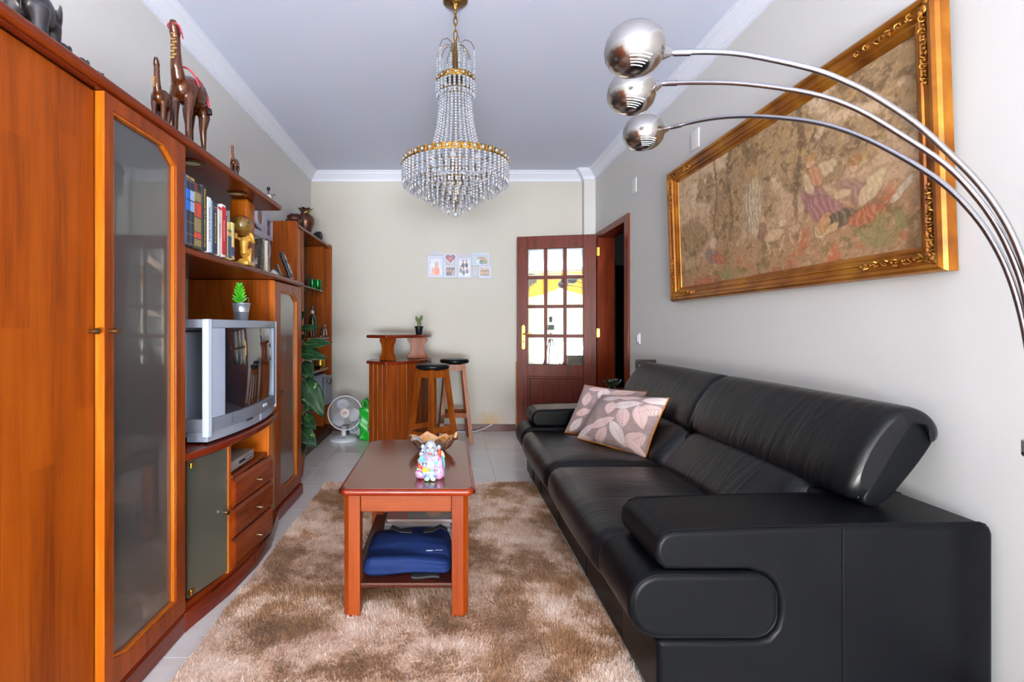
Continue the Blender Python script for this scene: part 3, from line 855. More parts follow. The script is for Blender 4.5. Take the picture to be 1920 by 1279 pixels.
# magazines behind it
mg = ['#b9c2c9', '#8b97a0', '#c9ccd0', '#7f3b45', '#a9b4bd', '#d3d2cd', '#5f6f86', '#b7a8b0', '#9aa6a0', '#8c2f3a']
names = ['pale blue', 'slate grey', 'white', 'wine red', 'grey blue', 'cream', 'steel blue', 'pinkish grey', 'sage grey']
z = .132
MAGPRINT = attr_mat('magazine_cover_print', 0.25, spec=0.5)
for k in range(10):
    h = .0092; dx = random.uniform(-.010, .010) + (.0 if k > 4 else .012); dy = random.uniform(-.006, .006)
    lab = (names[k] + ' spined magazine in the stack behind the blue bag') if k < 9 else 'glossy magazine with dark photo cover on top of the stack'
    m_ = thing('magazine', lab, 'magazine', (-.13 + dx, 2.42 + dy, z), group='magazines stacked on the table shelf')
    MB().box(-.148, .148, -.105, .105, .0012, h - .0012, .001).build('pages', mat('magazine_pages', '#c9cdd2', .7), m_, local=True)
    cv = mat('magazine_cover', mg[k], .3)
    MB().box(-.150, .150, -.107, .107, h - .0011, h - .0001).build('cover', cv, m_, local=True)
    MB().box(-.150, .150, -.107, .107, 0, .001).build('cover', cv, m_, local=True)
    if k == 9:
        def cov(u, v):
            img = np.ones(u.shape + (3,)) * np.array(lin('#38343a')[:3])
            img = lerp(img, '#7d7884', fbm(u, v, 6, 3) * 0.8)
            img = lerp(img, '#8c2f3a', (u < .32) * 1.0 * (fbm(u, v, 5, 9) > .3))
            img = lerp(img, '#a5745c', ell(u, v, .72, .45, .12, .3)); img = lerp(img, '#c9c4c8', ((u > .34) & (u < .355)) * 1.0)
            img = lerp(img, '#b9aeb4', ((v > .72) & (v < .8) & (u < .3)) * 1.0); img = lerp(img, '#6e4436', ell(u, v, .9, .5, .08, .25))
            return img
        picture('cover_print', MAGPRINT, m_, lambda s, t, c=(-.13 + dx, 2.42 + dy, z): (c[0] - .149 + .298 * s, c[1] - .106 + .212 * t, c[2] + h), 60, 30, cov)
    z += h
# ---------------------------------------------------------------- wall unit
def frosted(name, col, tr=0.7, rough=0.42):
    t = NT(name)
    t.set(col=lin(col), rough=rough, trans=tr, ior=1.35, spec=0.5, coat=1.0, coatr=0.03); t.b.inputs['Coat IOR'].default_value = 1.9
    return t.m
FROST = frosted('frosted_smoked_glass', '#b9bcba', 0.90, 0.30)
FROST_GREEN = frosted('frosted_greenish_glass', '#b3b8a4', 0.86, 0.33)
XW = -1.448
def knob(parent, x, y, z, r=.0085, L=.026, m=OLDBRASS, d=(1, 0, 0)):
    p = Vector((x, y, z)); d = Vector(d)
    return MB().tube([p, p + d * L * .45, p + d * L * .5, p + d * L], [r * .55, r * .55, r, r], 12).build('knob', m, parent)
def carcass(t, y0, y1, x1, z0, z1, shelves=(), back=W_Z, side=W_SIDE_Z, th=.018):
    box('side_panel', side, t, XW, x1, y0, y0 + th, z0, z1, .002); box('side_panel', side, t, XW, x1, y1 - th, y1, z0, z1, .002)
    box('back_panel', back, t, XW, XW + .008, y0 + th, y1 - th, z0, z1)
    box('bottom_panel', W_Y, t, XW + .008, x1, y0 + th, y1 - th, z0, z0 + th); box('cabinet_top', W_Y, t, XW + .008, x1, y0 + th, y1 - th, z1 - th, z1)
    for z in shelves: box('shelf', W_Y, t, XW + .008, x1 - .03, y0 + th, y1 - th, z, z + .016)
def plinth(t, y0, y1, x1, h=.072):
    MB().prism([(XW, 0), (x1 - .004, 0), (x1, .006), (x1, h - .010), (x1 - .006, h - .003), (x1 - .020, h), (XW, h)], 'XZ', y0, y1).build('plinth', W_RED, t, angle=20)
def glass_door(t, y0, y1, x0, x1, z0, z1, gy0, gy1, gz0, gz1, chs, glass, name='door'):
    """framed door in the YZ plane; chs = ((far-top cut dy, dz), (near-bottom cut dy, dz))"""
    (a, b), (c, d) = chs
    hole = [(gy0 + c, gz0), (gy1, gz0), (gy1, gz1 - b), (gy1 - a, gz1), (gy0, gz1), (gy0, gz0 + d)]
    dr = MB().prism([(y0, z0), (y1, z0), (y1, z1), (y0, z1)], 'YZ', x0, x1, bevel=.004, holes=[hole]).build(name, W_Z, t, wn=True)
    box('pane', glass, dr, x0 + .006, x0 + .011, gy0 - .008, gy1 + .008, gz0 - .008, gz1 + .008)
    # honey coloured bead round the glass
    MB().prism([(p[0], p[1]) for p in hole], 'YZ', x0 + .011, x1 - .003, holes=[[(gy0 + .006 + c, gz0 + .006), (gy1 - .008, gz0 + .006), (gy1 - .008, gz1 - b - .003), (gy1 - a - .003, gz1 - .006), (gy0 + .004, gz1 - .006), (gy0 + .004, gz0 + d + .004)]]).build('glazing_bead', W_EDGE, dr, smooth=False)
    return dr

# tall cupboard with a solid wooden door
t = thing('tall_cupboard', 'tall cupboard with a solid orange wood door, nearest end of the wall unit', 'cupboard', (-1.2, 1.17, 0))
carcass(t, .55, 1.388, -.992, .072, 1.752, (.6, 1.2)); plinth(t, .55, 1.388, -.944)
dr = box('door', W_PANEL_Z, t, -.99, -.965, .944, 1.384, .082, 1.748, .004); knob(dr, -.965, 1.365, 1.090)
dr = box('door', W_PANEL_Z, t, -.99, -.965, .552, .940, .082, 1.748, .004); knob(dr, -.965, .57, 1.090)

# tall cabinet with frosted glass door
t = thing('tall_glass_cabinet', 'tall cabinet with frosted glass door between wooden cupboard and television', 'cabinet', (-1.2, 1.605, 0))
carcass(t, 1.389, 1.822, -.968, .072, 1.752, (.42, .80, 1.28)); plinth(t, 1.389, 1.822, -.944)
dr = glass_door(t, 1.391, 1.82, -.966, -.940, .082, 1.750, 1.428, 1.757, .148, 1.708, ((.075, .048), (.06, .022)), FROST)
box('door_edge', W_EDGE, dr, -.9655, -.9405, 1.3885, 1.3908, .083, 1.749)
knob(dr, -.940, 1.408, 1.090)
PLB = mat('toy_blue', '#2aa3cf', .6); PLY = mat('toy_yellow', '#e3c22e', .6); PLW = mat('toy_white', '#e6e9ee', .6)
toy = thing('soft_toy', 'blurred blue, white and yellow toy behind the frosted glass of the tall cabinet', 'toy', (-1.06, 1.62, .436))
MB().ball((-1.05, 1.50, .50), (.05, .09, .06), 16).build('body', PLB, toy); MB().ball((-1.04, 1.60, .535), (.05, .055, .06), 16).build('head', PLW, toy); MB().ball((-1.045, 1.59, .63), (.025, .035, .045), 14).build('cap', PLY, toy)

# low television cabinet with bowed front
t = thing('television_cabinet', 'low bowed cabinet with glass door and three drawers carrying the television', 'cabinet', (-1.2, 2.32, 0))
def bow(y, x_edge=-.948, x_mid=-.872): return x_edge + (x_mid - x_edge) * max(0, 1 - ((y - 2.33) / .49) ** 2) ** .8
ys = [1.824 + (2.828 - 1.824) * k / 16 for k in range(17)]
MB().prism([(XW, 1.824)] + [(bow(y), y) for y in ys] + [(XW, 2.828)], 'XY', .612, .642, bevel=.007, seg=3).build('cabinet_top', W_RED, t, wn=True)
pl = [(XW, 1.824), (-.943, 1.824), (-.892, 2.09), (-.874, 2.33), (-.880, 2.53), (-.943, 2.828), (XW, 2.828)]
MB().prism(pl, 'XY', 0, .07, bevel=.004).build('plinth', W_RED, t, wn=True)
MB().prism([(XW, 1.83), (-.965, 1.83), (-.905, 2.10), (-.885, 2.33), (-.89, 2.52), (-.965, 2.82), (XW, 2.82)], 'XY', .0705, .09).build('bottom_panel', W_Y, t, wn=True)
box('back_panel', W_Z, t, XW, XW + .008, 1.83, 2.82, .09, .612)
def upright(x0, x1, y0, y1, name='upright', m=W_EDGE, z0=.09, z1=.612): return box(name, m, t, x0, x1, y0, y1, z0, z1, .002)
upright(XW + .01, -.962, 1.826, 1.846); upright(XW + .01, -.962, 2.804, 2.824)
upright(XW + .01, -.898, 2.078, 2.104); upright(XW + .01, -.885, 2.512, 2.534)
gd = MB().add([(-.957, 1.866, .10), (-.902, 2.074, .10), (-.902, 2.074, .605), (-.957, 1.866, .605), (-.964, 1.868, .10), (-.909, 2.076, .10), (-.909, 2.076, .605), (-.964, 1.868, .605)],
              [(0, 1, 2, 3), (7, 6, 5, 4), (0, 3, 7, 4), (1, 5, 6, 2), (0, 4, 5, 1), (3, 2, 6, 7)]).build('glass_door', FROST_GREEN, t, smooth=False, fix=True)
knob(gd, -.908, 2.052, .352, .009, .026, OLDBRASS, (.96, -.26, 0))
for z in (.118, .588): MB().rbox((-.952, 1.884, z), (.014, .028, .022), .003, k=1).build('hinge', BRASS, gd)
gd2 = MB().add([(-.905, 2.54, .10), (-.957, 2.79, .10), (-.957, 2.79, .605), (-.905, 2.54, .605), (-.912, 2.538, .10), (-.964, 2.788, .10), (-.964, 2.788, .605), (-.912, 2.538, .605)],
               [(0, 1, 2, 3), (7, 6, 5, 4), (0, 3, 7, 4), (1, 5, 6, 2), (0, 4, 5, 1), (3, 2, 6, 7)]).build('glass_door', FROST_GREEN, t, smooth=False, fix=True)
knob(gd2, -.907, 2.56, .352, .009, .026, OLDBRASS, (.96, .26, 0))
box('niche_floor', W_Y, t, XW + .01, -.892, 2.104, 2.512, .468, .484, .002)
box('niche_back', W_Z, t, -1.35, -1.34, 2.104, 2.512, .484, .612)
def drawer(z0, z1):
    xa, xb = -.902, -.876
    V = []
    for (ins, dx) in ((0, 0), (0, .012), (.014, .022)):
        for (y, z) in ((2.106 + ins, z0 + ins), (2.510 - ins, z0 + ins), (2.510 - ins, z1 - ins), (2.106 + ins, z1 - ins)):
            V.append((xa + (xb - xa) * (y - 2.106) / .404 + dx - .006, y, z))
    F = [(3, 2, 1, 0), (8, 9, 10, 11)] + [(r * 4 + i, r * 4 + (i + 1) % 4, r * 4 + 4 + (i + 1) % 4, r * 4 + 4 + i) for r in (0, 1) for i in range(4)]
    d = MB().add(V, F).build('drawer', W_Y, t, smooth=False, fix=True)
    knob(d, -.871, 2.318, (z0 + z1) / 2, .008, .026, OLDBRASS)
    box('drawer_box', PINE, d, -1.30, -.905, 2.112, 2.504, z0 + .01, z1 - .015)
drawer(.345, .466); drawer(.217, .341); drawer(.092, .213)
bl = thing('pink_ball', 'blurred pink ball behind the greenish glass door of the low cabinet', 'ball', (-1.02, 1.93, .09))
MB().ball((-1.00, 1.93, .125), .034, 16).build('ball', mat('pink_rubber', '#c2305c', .5), bl)

# far glazed cabinet
t = thing('narrow_glass_cabinet', 'narrow glass door cabinet beyond the television, leafy plant at its far side', 'cabinet', (-1.2, 3.09, 0))
carcass(t, 2.83, 3.352, -.992, .072, 1.366, (.45, .86)); plinth(t, 2.83, 3.352, -.955)
box('front_edge', W_EDGE, t, -.992, -.9665, 2.8305, 2.842, .074, 1.364, .002)
dr = glass_door(t, 2.844, 3.35, -.991, -.965, .082, 1.362, 2.935, 3.262, .148, 1.308, ((.075, .042), (.06, .045)), FROST)
knob(dr, -.965, 2.90, .735)
vs = thing('white_vase', 'pale vase blurred behind the glass of the narrow cabinet', 'vase', (-1.10, 3.08, .876))
MB().lathe([(.03, .876), (.045, .885), (.075, .95), (.07, 1.00), (.035, 1.04), (.03, 1.075), (.045, 1.095), (.04, 1.096)], 20, (-1.10, 3.08, 0)).build('vase_body', mat('pale_ceramic', '#d5d0b8', .4), vs)

# long shelves
tp = thing('overhead_shelf', 'long overhead wood shelf board running along the top of the wall unit', 'shelf', (-1.2, 1.7, 1.757))
MB().prism([(XW, .55), (-.945, .55), (-.93, .565), (-.93, 2.845), (-.945, 2.86), (XW, 2.86)], 'XY', 1.757, 1.786, bevel=.009, seg=3).build('board', W_Y, tp, wn=True)
box('cornice_strip', W_RED, tp, -.964, -.944, .56, 1.822, 1.7505, 1.7569, .002)
SPOTG = mat('spot_glass', '#d8cfa8', .15)
for (x, y) in ((-1.017, 2.02), (-1.03, 2.48)):
    s_ = MB().lathe([(.030, 1.7565), (.046, 1.7565), (.048, 1.754), (.044, 1.751), (.034, 1.750), (.030, 1.754)], 24, (x, y, 0)).build('spotlight', OLDBRASS, tp)
    MB().lathe([(.0, 1.7545), (.031, 1.7535)], 20, (x, y, 0)).build('lens', SPOTG, s_)
ls = thing('book_shelf_board', 'long lower wood shelf board holding books, over the television', 'shelf', (-1.2, 2.6, 1.368))
MB().prism([(XW, 1.824), (-.952, 1.824), (-.945, 1.832), (-.945, 3.34), (-.96, 3.356), (XW, 3.356)], 'XY', 1.368, 1.396, bevel=.009, seg=3).build('board', W_Y, ls, wn=True)
po = MB().rbox((-1.06, 2.62, 1.5765), (.10, .10, .360), .02, k=3, m=(1, 1, 1)).build('shelf_post', W_SIDE_Z, None)
tag(po, 'short upright wood post between the two long shelf boards', 'post')

# ---------------------------------------------------------------- television
tv = thing('television', 'silver widescreen tube television on the low bowed cabinet', 'television', (-1.15, 2.36, .642))
TY0, TY1, TZ0, TZ1 = 1.968, 2.752, .650, 1.132
def tvx(y): return -.932 + .046 * (1 - ((y - 2.36) / .392) ** 2)
def bowbar(y0, y1, z0, z1, dx, back, n=12):
    yy_ = [y0 + (y1 - y0) * k / n for k in range(n + 1)]
    return MB().prism([(back, y0)] + [(tvx(y) + dx, y) for y in yy_] + [(back, y1)], 'XY', z0, z1, bevel=.003)
bowbar(TY0 + .001, TY1 - .001, 1.098, TZ1, 0, -1.02).build('top_bezel', SILVERPL, tv, wn=True)
bowbar(TY0 + .001, TY1 - .001, .690, .742, 0, -1.02).build('bottom_bezel', SILVERDK, tv, wn=True)
bb = bowbar(TY0 + .012, TY1 - .012, TZ0, .690, -.008, -1.02).build('base_strip', SILVERPL, tv, wn=True)
for (a, b) in ((TY0 + .022, TY0 + .108), (TY1 - .095, TY1 - .020)): bowbar(a, b, .7425, 1.0975, .001, -.962, 4).build('speaker_panel', SPEAKER, tv, wn=True)
SILVERLT = mat('pale_silver_plastic', '#adb7c4', .35)
for (a, b) in ((TY0 - .002, TY0 + .0215), (TY1 - .0195, TY1 + .002)): bowbar(a, b, .672, TZ1 + .001, .004, -.953, 3).build('side_strip', SILVERLT, tv, wn=True)
MB().prism([(-1.02, TY0 + .006), (-1.02, TY1 - .006), (-1.20, TY1 - .05), (-1.37, TY1 - .17), (-1.37, TY0 + .17), (-1.20, TY0 + .05)], 'XY', .665, 1.085, bevel=.012).build('back_housing', GREYPL, tv, wn=True)
MB().prism([(-1.02, TY0 + .004), (-1.02, TY1 - .004), (-1.15, TY1 - .03), (-1.15, TY0 + .03)], 'XY', 1.086, 1.130, bevel=.008).build('back_ledge', SILVERDK, tv, wn=True)
for y in (2.02, 2.70): MB().lathe([(.014, .642), (.016, .644), (.016, .6505)], 12, (-.975, y, 0)).build('foot', BLACKPL, tv)
SCREEN = mat('crt_glass', '#1b1c22', .04, spec=.7, coat=1.0)
sc_b = MB(); V = []; F = []; n, m_ = 20, 12
sy0, sy1 = TY0 + .1095, TY1 - .0965
for j in range(m_ + 1):
    for i in range(n + 1):
        y = sy0 + (sy1 - sy0) * i / n; z = .7425 + .355 * j / m_
        q = (j / m_ * 2 - 1)
        V.append((tvx(y) - .013 + .007 * (1 - q * q), y, z))
for j in range(m_):
    for i in range(n):
        k = j * (n + 1) + i; F.append((k, k + 1, k + n + 2, k + n + 1))
sc_b.add(V, F).build('screen', SCREEN, tv)
def tvM(y, z, d=.0008):
    dy = -(2 * .046 * (y - 2.36) / .392 ** 2)
    return frame_mat((tvx(y) + d, y, z), (dy, 1, 0), (0, 0, 1))
text('logo', 'ICONIC', mat('tv_logo_white', '#e2e6ee', .4), tv, .020, tvM(2.47, .722), .0008)
fl = MB().prism([(tvx(2.42) - .012, 2.42)] + [(tvx(2.42 + .2 * k / 6) - .005, 2.42 + .2 * k / 6) for k in range(7)] + [(tvx(2.62) - .012, 2.62)], 'XY', .657, .694, bevel=.001).build('control_flap', SPEAKER, tv, wn=True)
MB().rbox((tvx(2.28) - .002, 2.28, .689), (.010, .06, .008), .002, k=1).build('button_strip', BLACKPL, bb)
for k in range(4):
    for q in range(2 if k == 3 else 3):
        MB().rbox((tvx(2.13 + .018 * q) + .0006, 2.125 + .018 * q, .734 - .010 * k), (.0016, .012, .0026), .0006, k=1).build('print_mark', SILVERDK if q else BLACKPL, bb)

# silver set-top box in the niche
st = thing('set_top_box', 'slim silver set-top box in the niche under the television', 'set-top box', (-1.02, 2.22, .484))
MB().rbox((-1.00, 2.245, .512), (.19, .255, .042), .006, k=2, m=(1, 1, 1)).build('box_body', mat('champagne_plastic', '#8f8785', .4, .3), st)
box('front_slot', BLACKPL, st, -.9065, -.9035, 2.20, 2.34, .508, .518); 
for k in range(6): MB().rbox((-.9035, 2.27 + .013 * k, .514), (.003, .006, .004), .001, k=1).build('button', WHITEPL, st)
for y in (2.14, 2.35): MB().lathe([(.01, .484), (.01, .492)], 10, (-.95, y, 0)).build('foot', BLACKPL, st)

# succulent in zinc bucket on the television
zn = thing('potted_succulent', 'bright green artificial succulent in a zinc bucket on top of the television', 'plant', (-1.10, 2.53, 1.130))
ZINC = mat('zinc', '#c9d0d8', .34, .8)
B0 = (-1.03, 2.53)
zn.location = (-1.03, 2.53, 1.130)
zy = 1.130
MB().lathe([(.030, zy), (.032, zy + .002), (.036, zy + .045), (.0375, zy + .047), (.0365, zy + .050), (.0425, zy + .086), (.0445, zy + .088), (.044, zy + .091), (.041, zy + .088), (.038, zy + .075), (0, zy + .073)], 28, (*B0, 0)).build('bucket', ZINC, zn)
MB().tube([(B0[0], B0[1] - .043, zy + .08), (B0[0] + .02, B0[1] - .045, zy + .10), (B0[0] + .028, B0[1] - .02, zy + .118), (B0[0] + .028, B0[1] + .02, zy + .118), (B0[0] + .02, B0[1] + .045, zy + .10), (B0[0], B0[1] + .043, zy + .08)], .0016, 6).build('handle', ZINC, zn)
SUC = mat('succulent_green', '#2fa81c', .45, vary=(25, '#5fcf2c'), sss=.0); SUCT = mat('succulent_pale', '#a5e06a', .45); MOSS = mat('moss_green', '#1f9c1a', .8)
b = MB()
for k in range(60):
    a = random.random() * 2 * PI; r = .03 * math.sqrt(random.random())
    b.ball((B0[0] + .006 + r * math.cos(a), B0[1] + .008 + r * math.sin(a), zy + .078 + .012 * random.random()), .006, 6)
o = b.build('moss', MOSS, zn); o['kind'] = 'stuff'
cx0, cy0 = B0[0] - .004, B0[1] - .012
MB().tube([(cx0, cy0, zy + .07), (cx0 - .003, cy0, zy + .12), (cx0, cy0, zy + .165)], [.004, .0035, .003], 8).build('stem', SUC, zn)
for lev in range(6):
    for k in range(6):
        a = 2 * PI * (k + .5 * (lev % 2)) / 6; h0 = zy + .088 + lev * .0155; L = .046 - .0030 * lev
        d = Vector((math.cos(a), math.sin(a), .75 + .10 * lev + .6 * (lev > 4))).normalized()
        p = Vector((cx0, cy0, h0))
        MB().tube([p, p + d * L * .35, p + d * L * .75, p + d * L], [.0026, .0052, .0048, .0012], 6).build('leaf', SUCT if lev > 5 else SUC, zn)

# ---------------------------------------------------------------- books on the lower shelf
ZS = 1.396
def ybook(u): return FPX * .931 / (U0 - u)
GOLD = mat('gold_print', '#c9a24b', .4); INK = mat('ink_print', '#1a1a1e', .6); PAPER = mat('page_block', '#ddd3bd', .8)
def book(label, u0, u1, h, depth, cover, bands=(), title=None, tcol=None, tsize=.012, xf=-.931, lean=0):
    y0, y1 = ybook(u0) + .0006, ybook(u1) - .0006
    t = thing('book', label, 'book', (xf - depth / 2, (y0 + y1) / 2, ZS), group='books on the lower shelf')
    cm_ = mat('book_cover', cover, .45)
    th = .0022
    w = y1 - y0
    poly = [(xf - depth, y0), (xf - .004, y0), (xf, y0 + min(.004, w * .3)), (xf, y1 - min(.004, w * .3)), (xf - .004, y1), (xf - depth, y1), (xf - depth, y1 - th), (xf - .006, y1 - th), (xf - .006, y0 + th), (xf - depth, y0 + th)]
    MB().prism(poly, 'XY', ZS, ZS + h).build('cover', cm_, t, smooth=False)
    MB().box(xf - depth + .004, xf - .0065, y0 + th + .0003, y1 - th - .0003, ZS + .003, ZS + h - .003).build('pages', PAPER, t)
    for (f0, f1, col) in bands:
        MB().box(xf - .0005, xf + .0006, y0 + .001, y1 - .001, ZS + h * f0, ZS + h * f1).build('label_band', mat('band', col, .45), t)
    if title:
        ln = len(title) * tsize * .56
        sx = min(1.0, h * .86 / ln)
        text('title', title, tcol or GOLD, t, tsize, frame_mat((xf + .0006, (y0 + y1) / 2, ZS + h * .5), (0, 0, 1), (0, -1, 0)), .0003, sx=sx)
    return t
NAVYB = '#1a2036'
goldl = [(.02, .028, '#8e7a4a'), (.16, .168, '#8e7a4a'), (.33, .338, '#8e7a4a'), (.92, .928, '#8e7a4a')]
book('dark volume with blue spine labels next to the glass cabinet', 349.2, 357.2, .252, .17, NAVYB, goldl + [(.50, .64, '#1d5fc4'), (.66, .80, '#1d5fc4'), (.95, .985, '#8a6f45')])
book('dark volume with pale blue spine labels, second of the encyclopedia pair', 357.2, 364.8, .252, .17, NAVYB, goldl + [(.50, .64, '#8fa7c6'), (.66, .80, '#9db2cc'), (.95, .985, '#a9814a')])
ol = [(.03, .13, '#8a7c4e'), (.25, .46, '#8a7c4e'), (.48, .70, '#c9412c'), (.72, .86, '#8a7c4e'), (.15, .235, '#c43a2a')]
book('olive gold ornamented volume with dull red labels', 364.8, 370.6, .240, .17, '#37331f', [(a, b, c if c != '#c9412c' else '#a8402f') for a, b, c in ol] + [(.89, .985, '#6d2430')])
book('olive gold ornamented volume with bright red labels', 370.6, 377.2, .240, .17, '#3a3722', ol + [(.89, .985, '#15161d')])
book('thin black book between ornamented volume and tall lettered book', 377.2, 379.6, .244, .17, '#20262f')
book('tall black book with gold title about the marvellous and fantastic', 379.6, 388.6, .248, .18, '#181a1d', (), 'DO MARAVILHOSO E DO FANTASTICO', GOLD, .013)
book('white sewing book with black spine title', 388.8, 396.6, .212, .16, '#dfe4e6', (), 'O grande livro da costura', INK, .0145)
book('thin blue book against the white sewing book', 396.6, 399.0, .206, .16, '#5d84a6')
book('navy blue book with gold lettered spine', 399.2, 408.6, .205, .16, '#232c45', [(.90, .91, '#b8974c'), (.86, .865, '#b8974c')], 'O ULTIMO SEGREDO', GOLD, .013)
book('cream paperback with small dark lettering', 408.8, 415.8, .198, .14, '#d9cfbf', [(.94, .99, '#b7252c')], 'contos sem tempo', INK, .008)
book('white book with red spine stripe', 416.0, 423.8, .214, .15, '#e4e0e2', [(.03, .96, '#b9182e')], 'A CASA DOS ENCONTROS', mat('white_ink', '#e9e6e6', .5), .007)
book('dark red slim book behind the torn yellow book', 424.0, 426.6, .176, .14, '#5a1520')
book('yellow book with torn blue spine cover beside the gold figure', 427.0, 434.4, .152, .11, '#d8c272', [(.0, .62, '#3a4f66'), (.64, .72, '#d39463'), (.73, .80, '#6e6a58')])
book('pale yellow book with purple foot, last of the row', 434.6, 440.0, .158, .10, '#dfcf86', [(.0, .08, '#c9a07a'), (.09, .33, '#423a78')])
# ---------------------------------------------------------------- ornaments on the lower shelf
GOLDFIG = mat('gold_painted_figure', '#c9912f', .42, .25, vary=(18, '#dcae52'))
fg = thing('atlas_figure', 'golden kneeling figure carrying a mottled globe, bookending the books', 'figurine', (-.965, 2.42, ZS))
fx, fy = -.972, 2.43
b = MB()
b.rbox((fx, fy, ZS + .009), (.06, .085, .018), .004, k=2, m=(1, 1, 1))
# kneeling man: folded rear leg, raised front knee, bent back, arms up to the globe
b.tube([(fx - .01, fy - .035, ZS + .022), (fx - .01, fy + .0, ZS + .024), (fx - .01, fy + .028, ZS + .030), (fx - .008, fy + .004, ZS + .058)], [.008, .010, .013, .016], 10)
b.tube([(fx + .012, fy + .030, ZS + .020), (fx + .012, fy + .026, ZS + .045), (fx + .012, fy + .030, ZS + .080), (fx + .006, fy - .004, ZS + .062)], [.008, .009, .013, .017], 10)
b.tube([(fx, fy - .006, ZS + .058), (fx, fy - .012, ZS + .085), (fx, fy - .010, ZS + .110), (fx, fy + .000, ZS + .130)], [.019, .018, .022, .017], 12)
b.ball((fx + .005, fy + .022, ZS + .138), (.012, .014, .015), 12)
b.tube([(fx + .018, fy - .002, ZS + .126), (fx + .028, fy + .034, ZS + .118), (fx + .020, fy + .036, ZS + .150), (fx + .008, fy + .026, ZS + .168)], [.010, .009, .007, .006], 10)
b.tube([(fx - .018, fy - .006, ZS + .126), (fx - .03, fy - .035, ZS + .130), (fx - .026, fy - .03, ZS + .165)], [.010, .009, .006], 10)
for k in range(4): b.tube([(fx + .010 - .001 * k, fy + .024 + .004 * k, ZS + .166), (fx + .006, fy + .022 + .006 * k, ZS + .184 - .002 * k)], [.0028, .002], 6)
remesh(b.build('figure', GOLDFIG, fg), .0022, 3)
def globe_mat():
    t = NT('mottled_globe'); v = t.coords()
    f = t.noise(v, 22, 4, .6, .4)
    t.set(col=t.ramp(f, [(.4, lin('#4c3a17')), (.5, lin('#6e5a1e')), (.6, lin('#7a3d1c'))]), rough=.22, coat=.4)
    return t.m
MB().ball((fx - .012, fy - .012, ZS + .190), .049, 28).build('globe', globe_mat(), fg)

GLASS = mat('clear_glass', '#f4f8f8', .02, trans=1.0, ior=1.45)
gb = thing('glass_butterfly', 'small clear glass butterfly ornament at the foot of the golden figure', 'ornament', (-.955, 2.515, ZS))
MB().lathe([(.012, ZS), (.012, ZS + .004), (.003, ZS + .008), (.003, ZS + .02)], 12, (-.955, 2.515, 0)).build('stand', GLASS, gb)
for s in (-1, 1):
    MB().ball((-.955, 2.515 + s * .016, ZS + .036), (.003, .016, .019), 14, Matrix.Rotation(rad(s * -25), 3, 'X')).build('wing', GLASS, gb)

SILV = mat('embossed_silver', '#b0aba6', .3, 1.0, bump=(60, 1.0))
sf = thing('silver_photo_frame', 'embossed silver photo frame standing behind the post of the shelf', 'photo frame', (-1.05, 2.83, ZS))
Ms = Matrix.Translation((-1.06, 2.82, ZS)) @ Matrix.Rotation(rad(-14), 4, 'Z')
MB().prism([(-.075, 0), (.045, 0), (.045, .20), (-.075, .20)], 'XZ', 0, .014, bevel=.004, holes=[[(-.045, .03), (.012, .03), (.012, .17), (-.045, .17)]]).xf(Ms).build('frame', SILV, sf, wn=True)
MB().box(-.048, .016, .008, .012, .027, .173).xf(Ms).build('photo', mat('faded_photo', '#6f6a66', .3), sf)
MB().box(.0452, .058, .001, .016, .0, .185, .002).xf(Ms).build('side_strip', mat('cream_card', '#d9d0bd', .6), sf)
MB().add([(-.02, .012, .15), (.0, .012, .15), (.0, .09, 0), (-.02, .09, 0), (-.02, .015, .152), (.0, .015, .152), (.0, .094, 0), (-.02, .094, 0)], [(0, 1, 2, 3), (7, 6, 5, 4), (0, 4, 5, 1), (3, 2, 6, 7), (0, 3, 7, 4), (1, 5, 6, 2)]).xf(Ms).build('strut', BLACKPL, sf)

hs = thing('house_ornament', 'tiny white house ornament with dark roof on the lower shelf', 'ornament', (-1.02, 2.985, ZS))
hx, hy = -1.02, 2.985
MB().prism([(hx - .026, ZS), (hx + .026, ZS), (hx + .026, ZS + .022), (hx, ZS + .044), (hx - .026, ZS + .022)], 'XZ', hy - .015, hy + .02).build('house_walls', mat('white_paint', '#d8d5dc', .6), hs, smooth=False)
for s in (-1, 1):
    MB().add([(hx, hy - .018, ZS + .0445), (hx, hy + .023, ZS + .0445), (hx + s * .032, hy + .023, ZS + .0185), (hx + s * .032, hy - .018, ZS + .0185), (hx, hy - .018, ZS + .049), (hx, hy + .023, ZS + .049), (hx + s * .032, hy + .023, ZS + .023), (hx + s * .032, hy - .018, ZS + .023)],
             [(0, 1, 2, 3), (7, 6, 5, 4), (0, 4, 5, 1), (3, 2, 6, 7), (0, 3, 7, 4), (1, 5, 6, 2)]).build('roof', mat('slate_roof', '#3a3d4a', .6), hs, smooth=False, fix=True)
box('window', BLACKPL, hs, hx - .013, hx - .005, hy - .0165, hy - .0149, ZS + .012, ZS + .024)

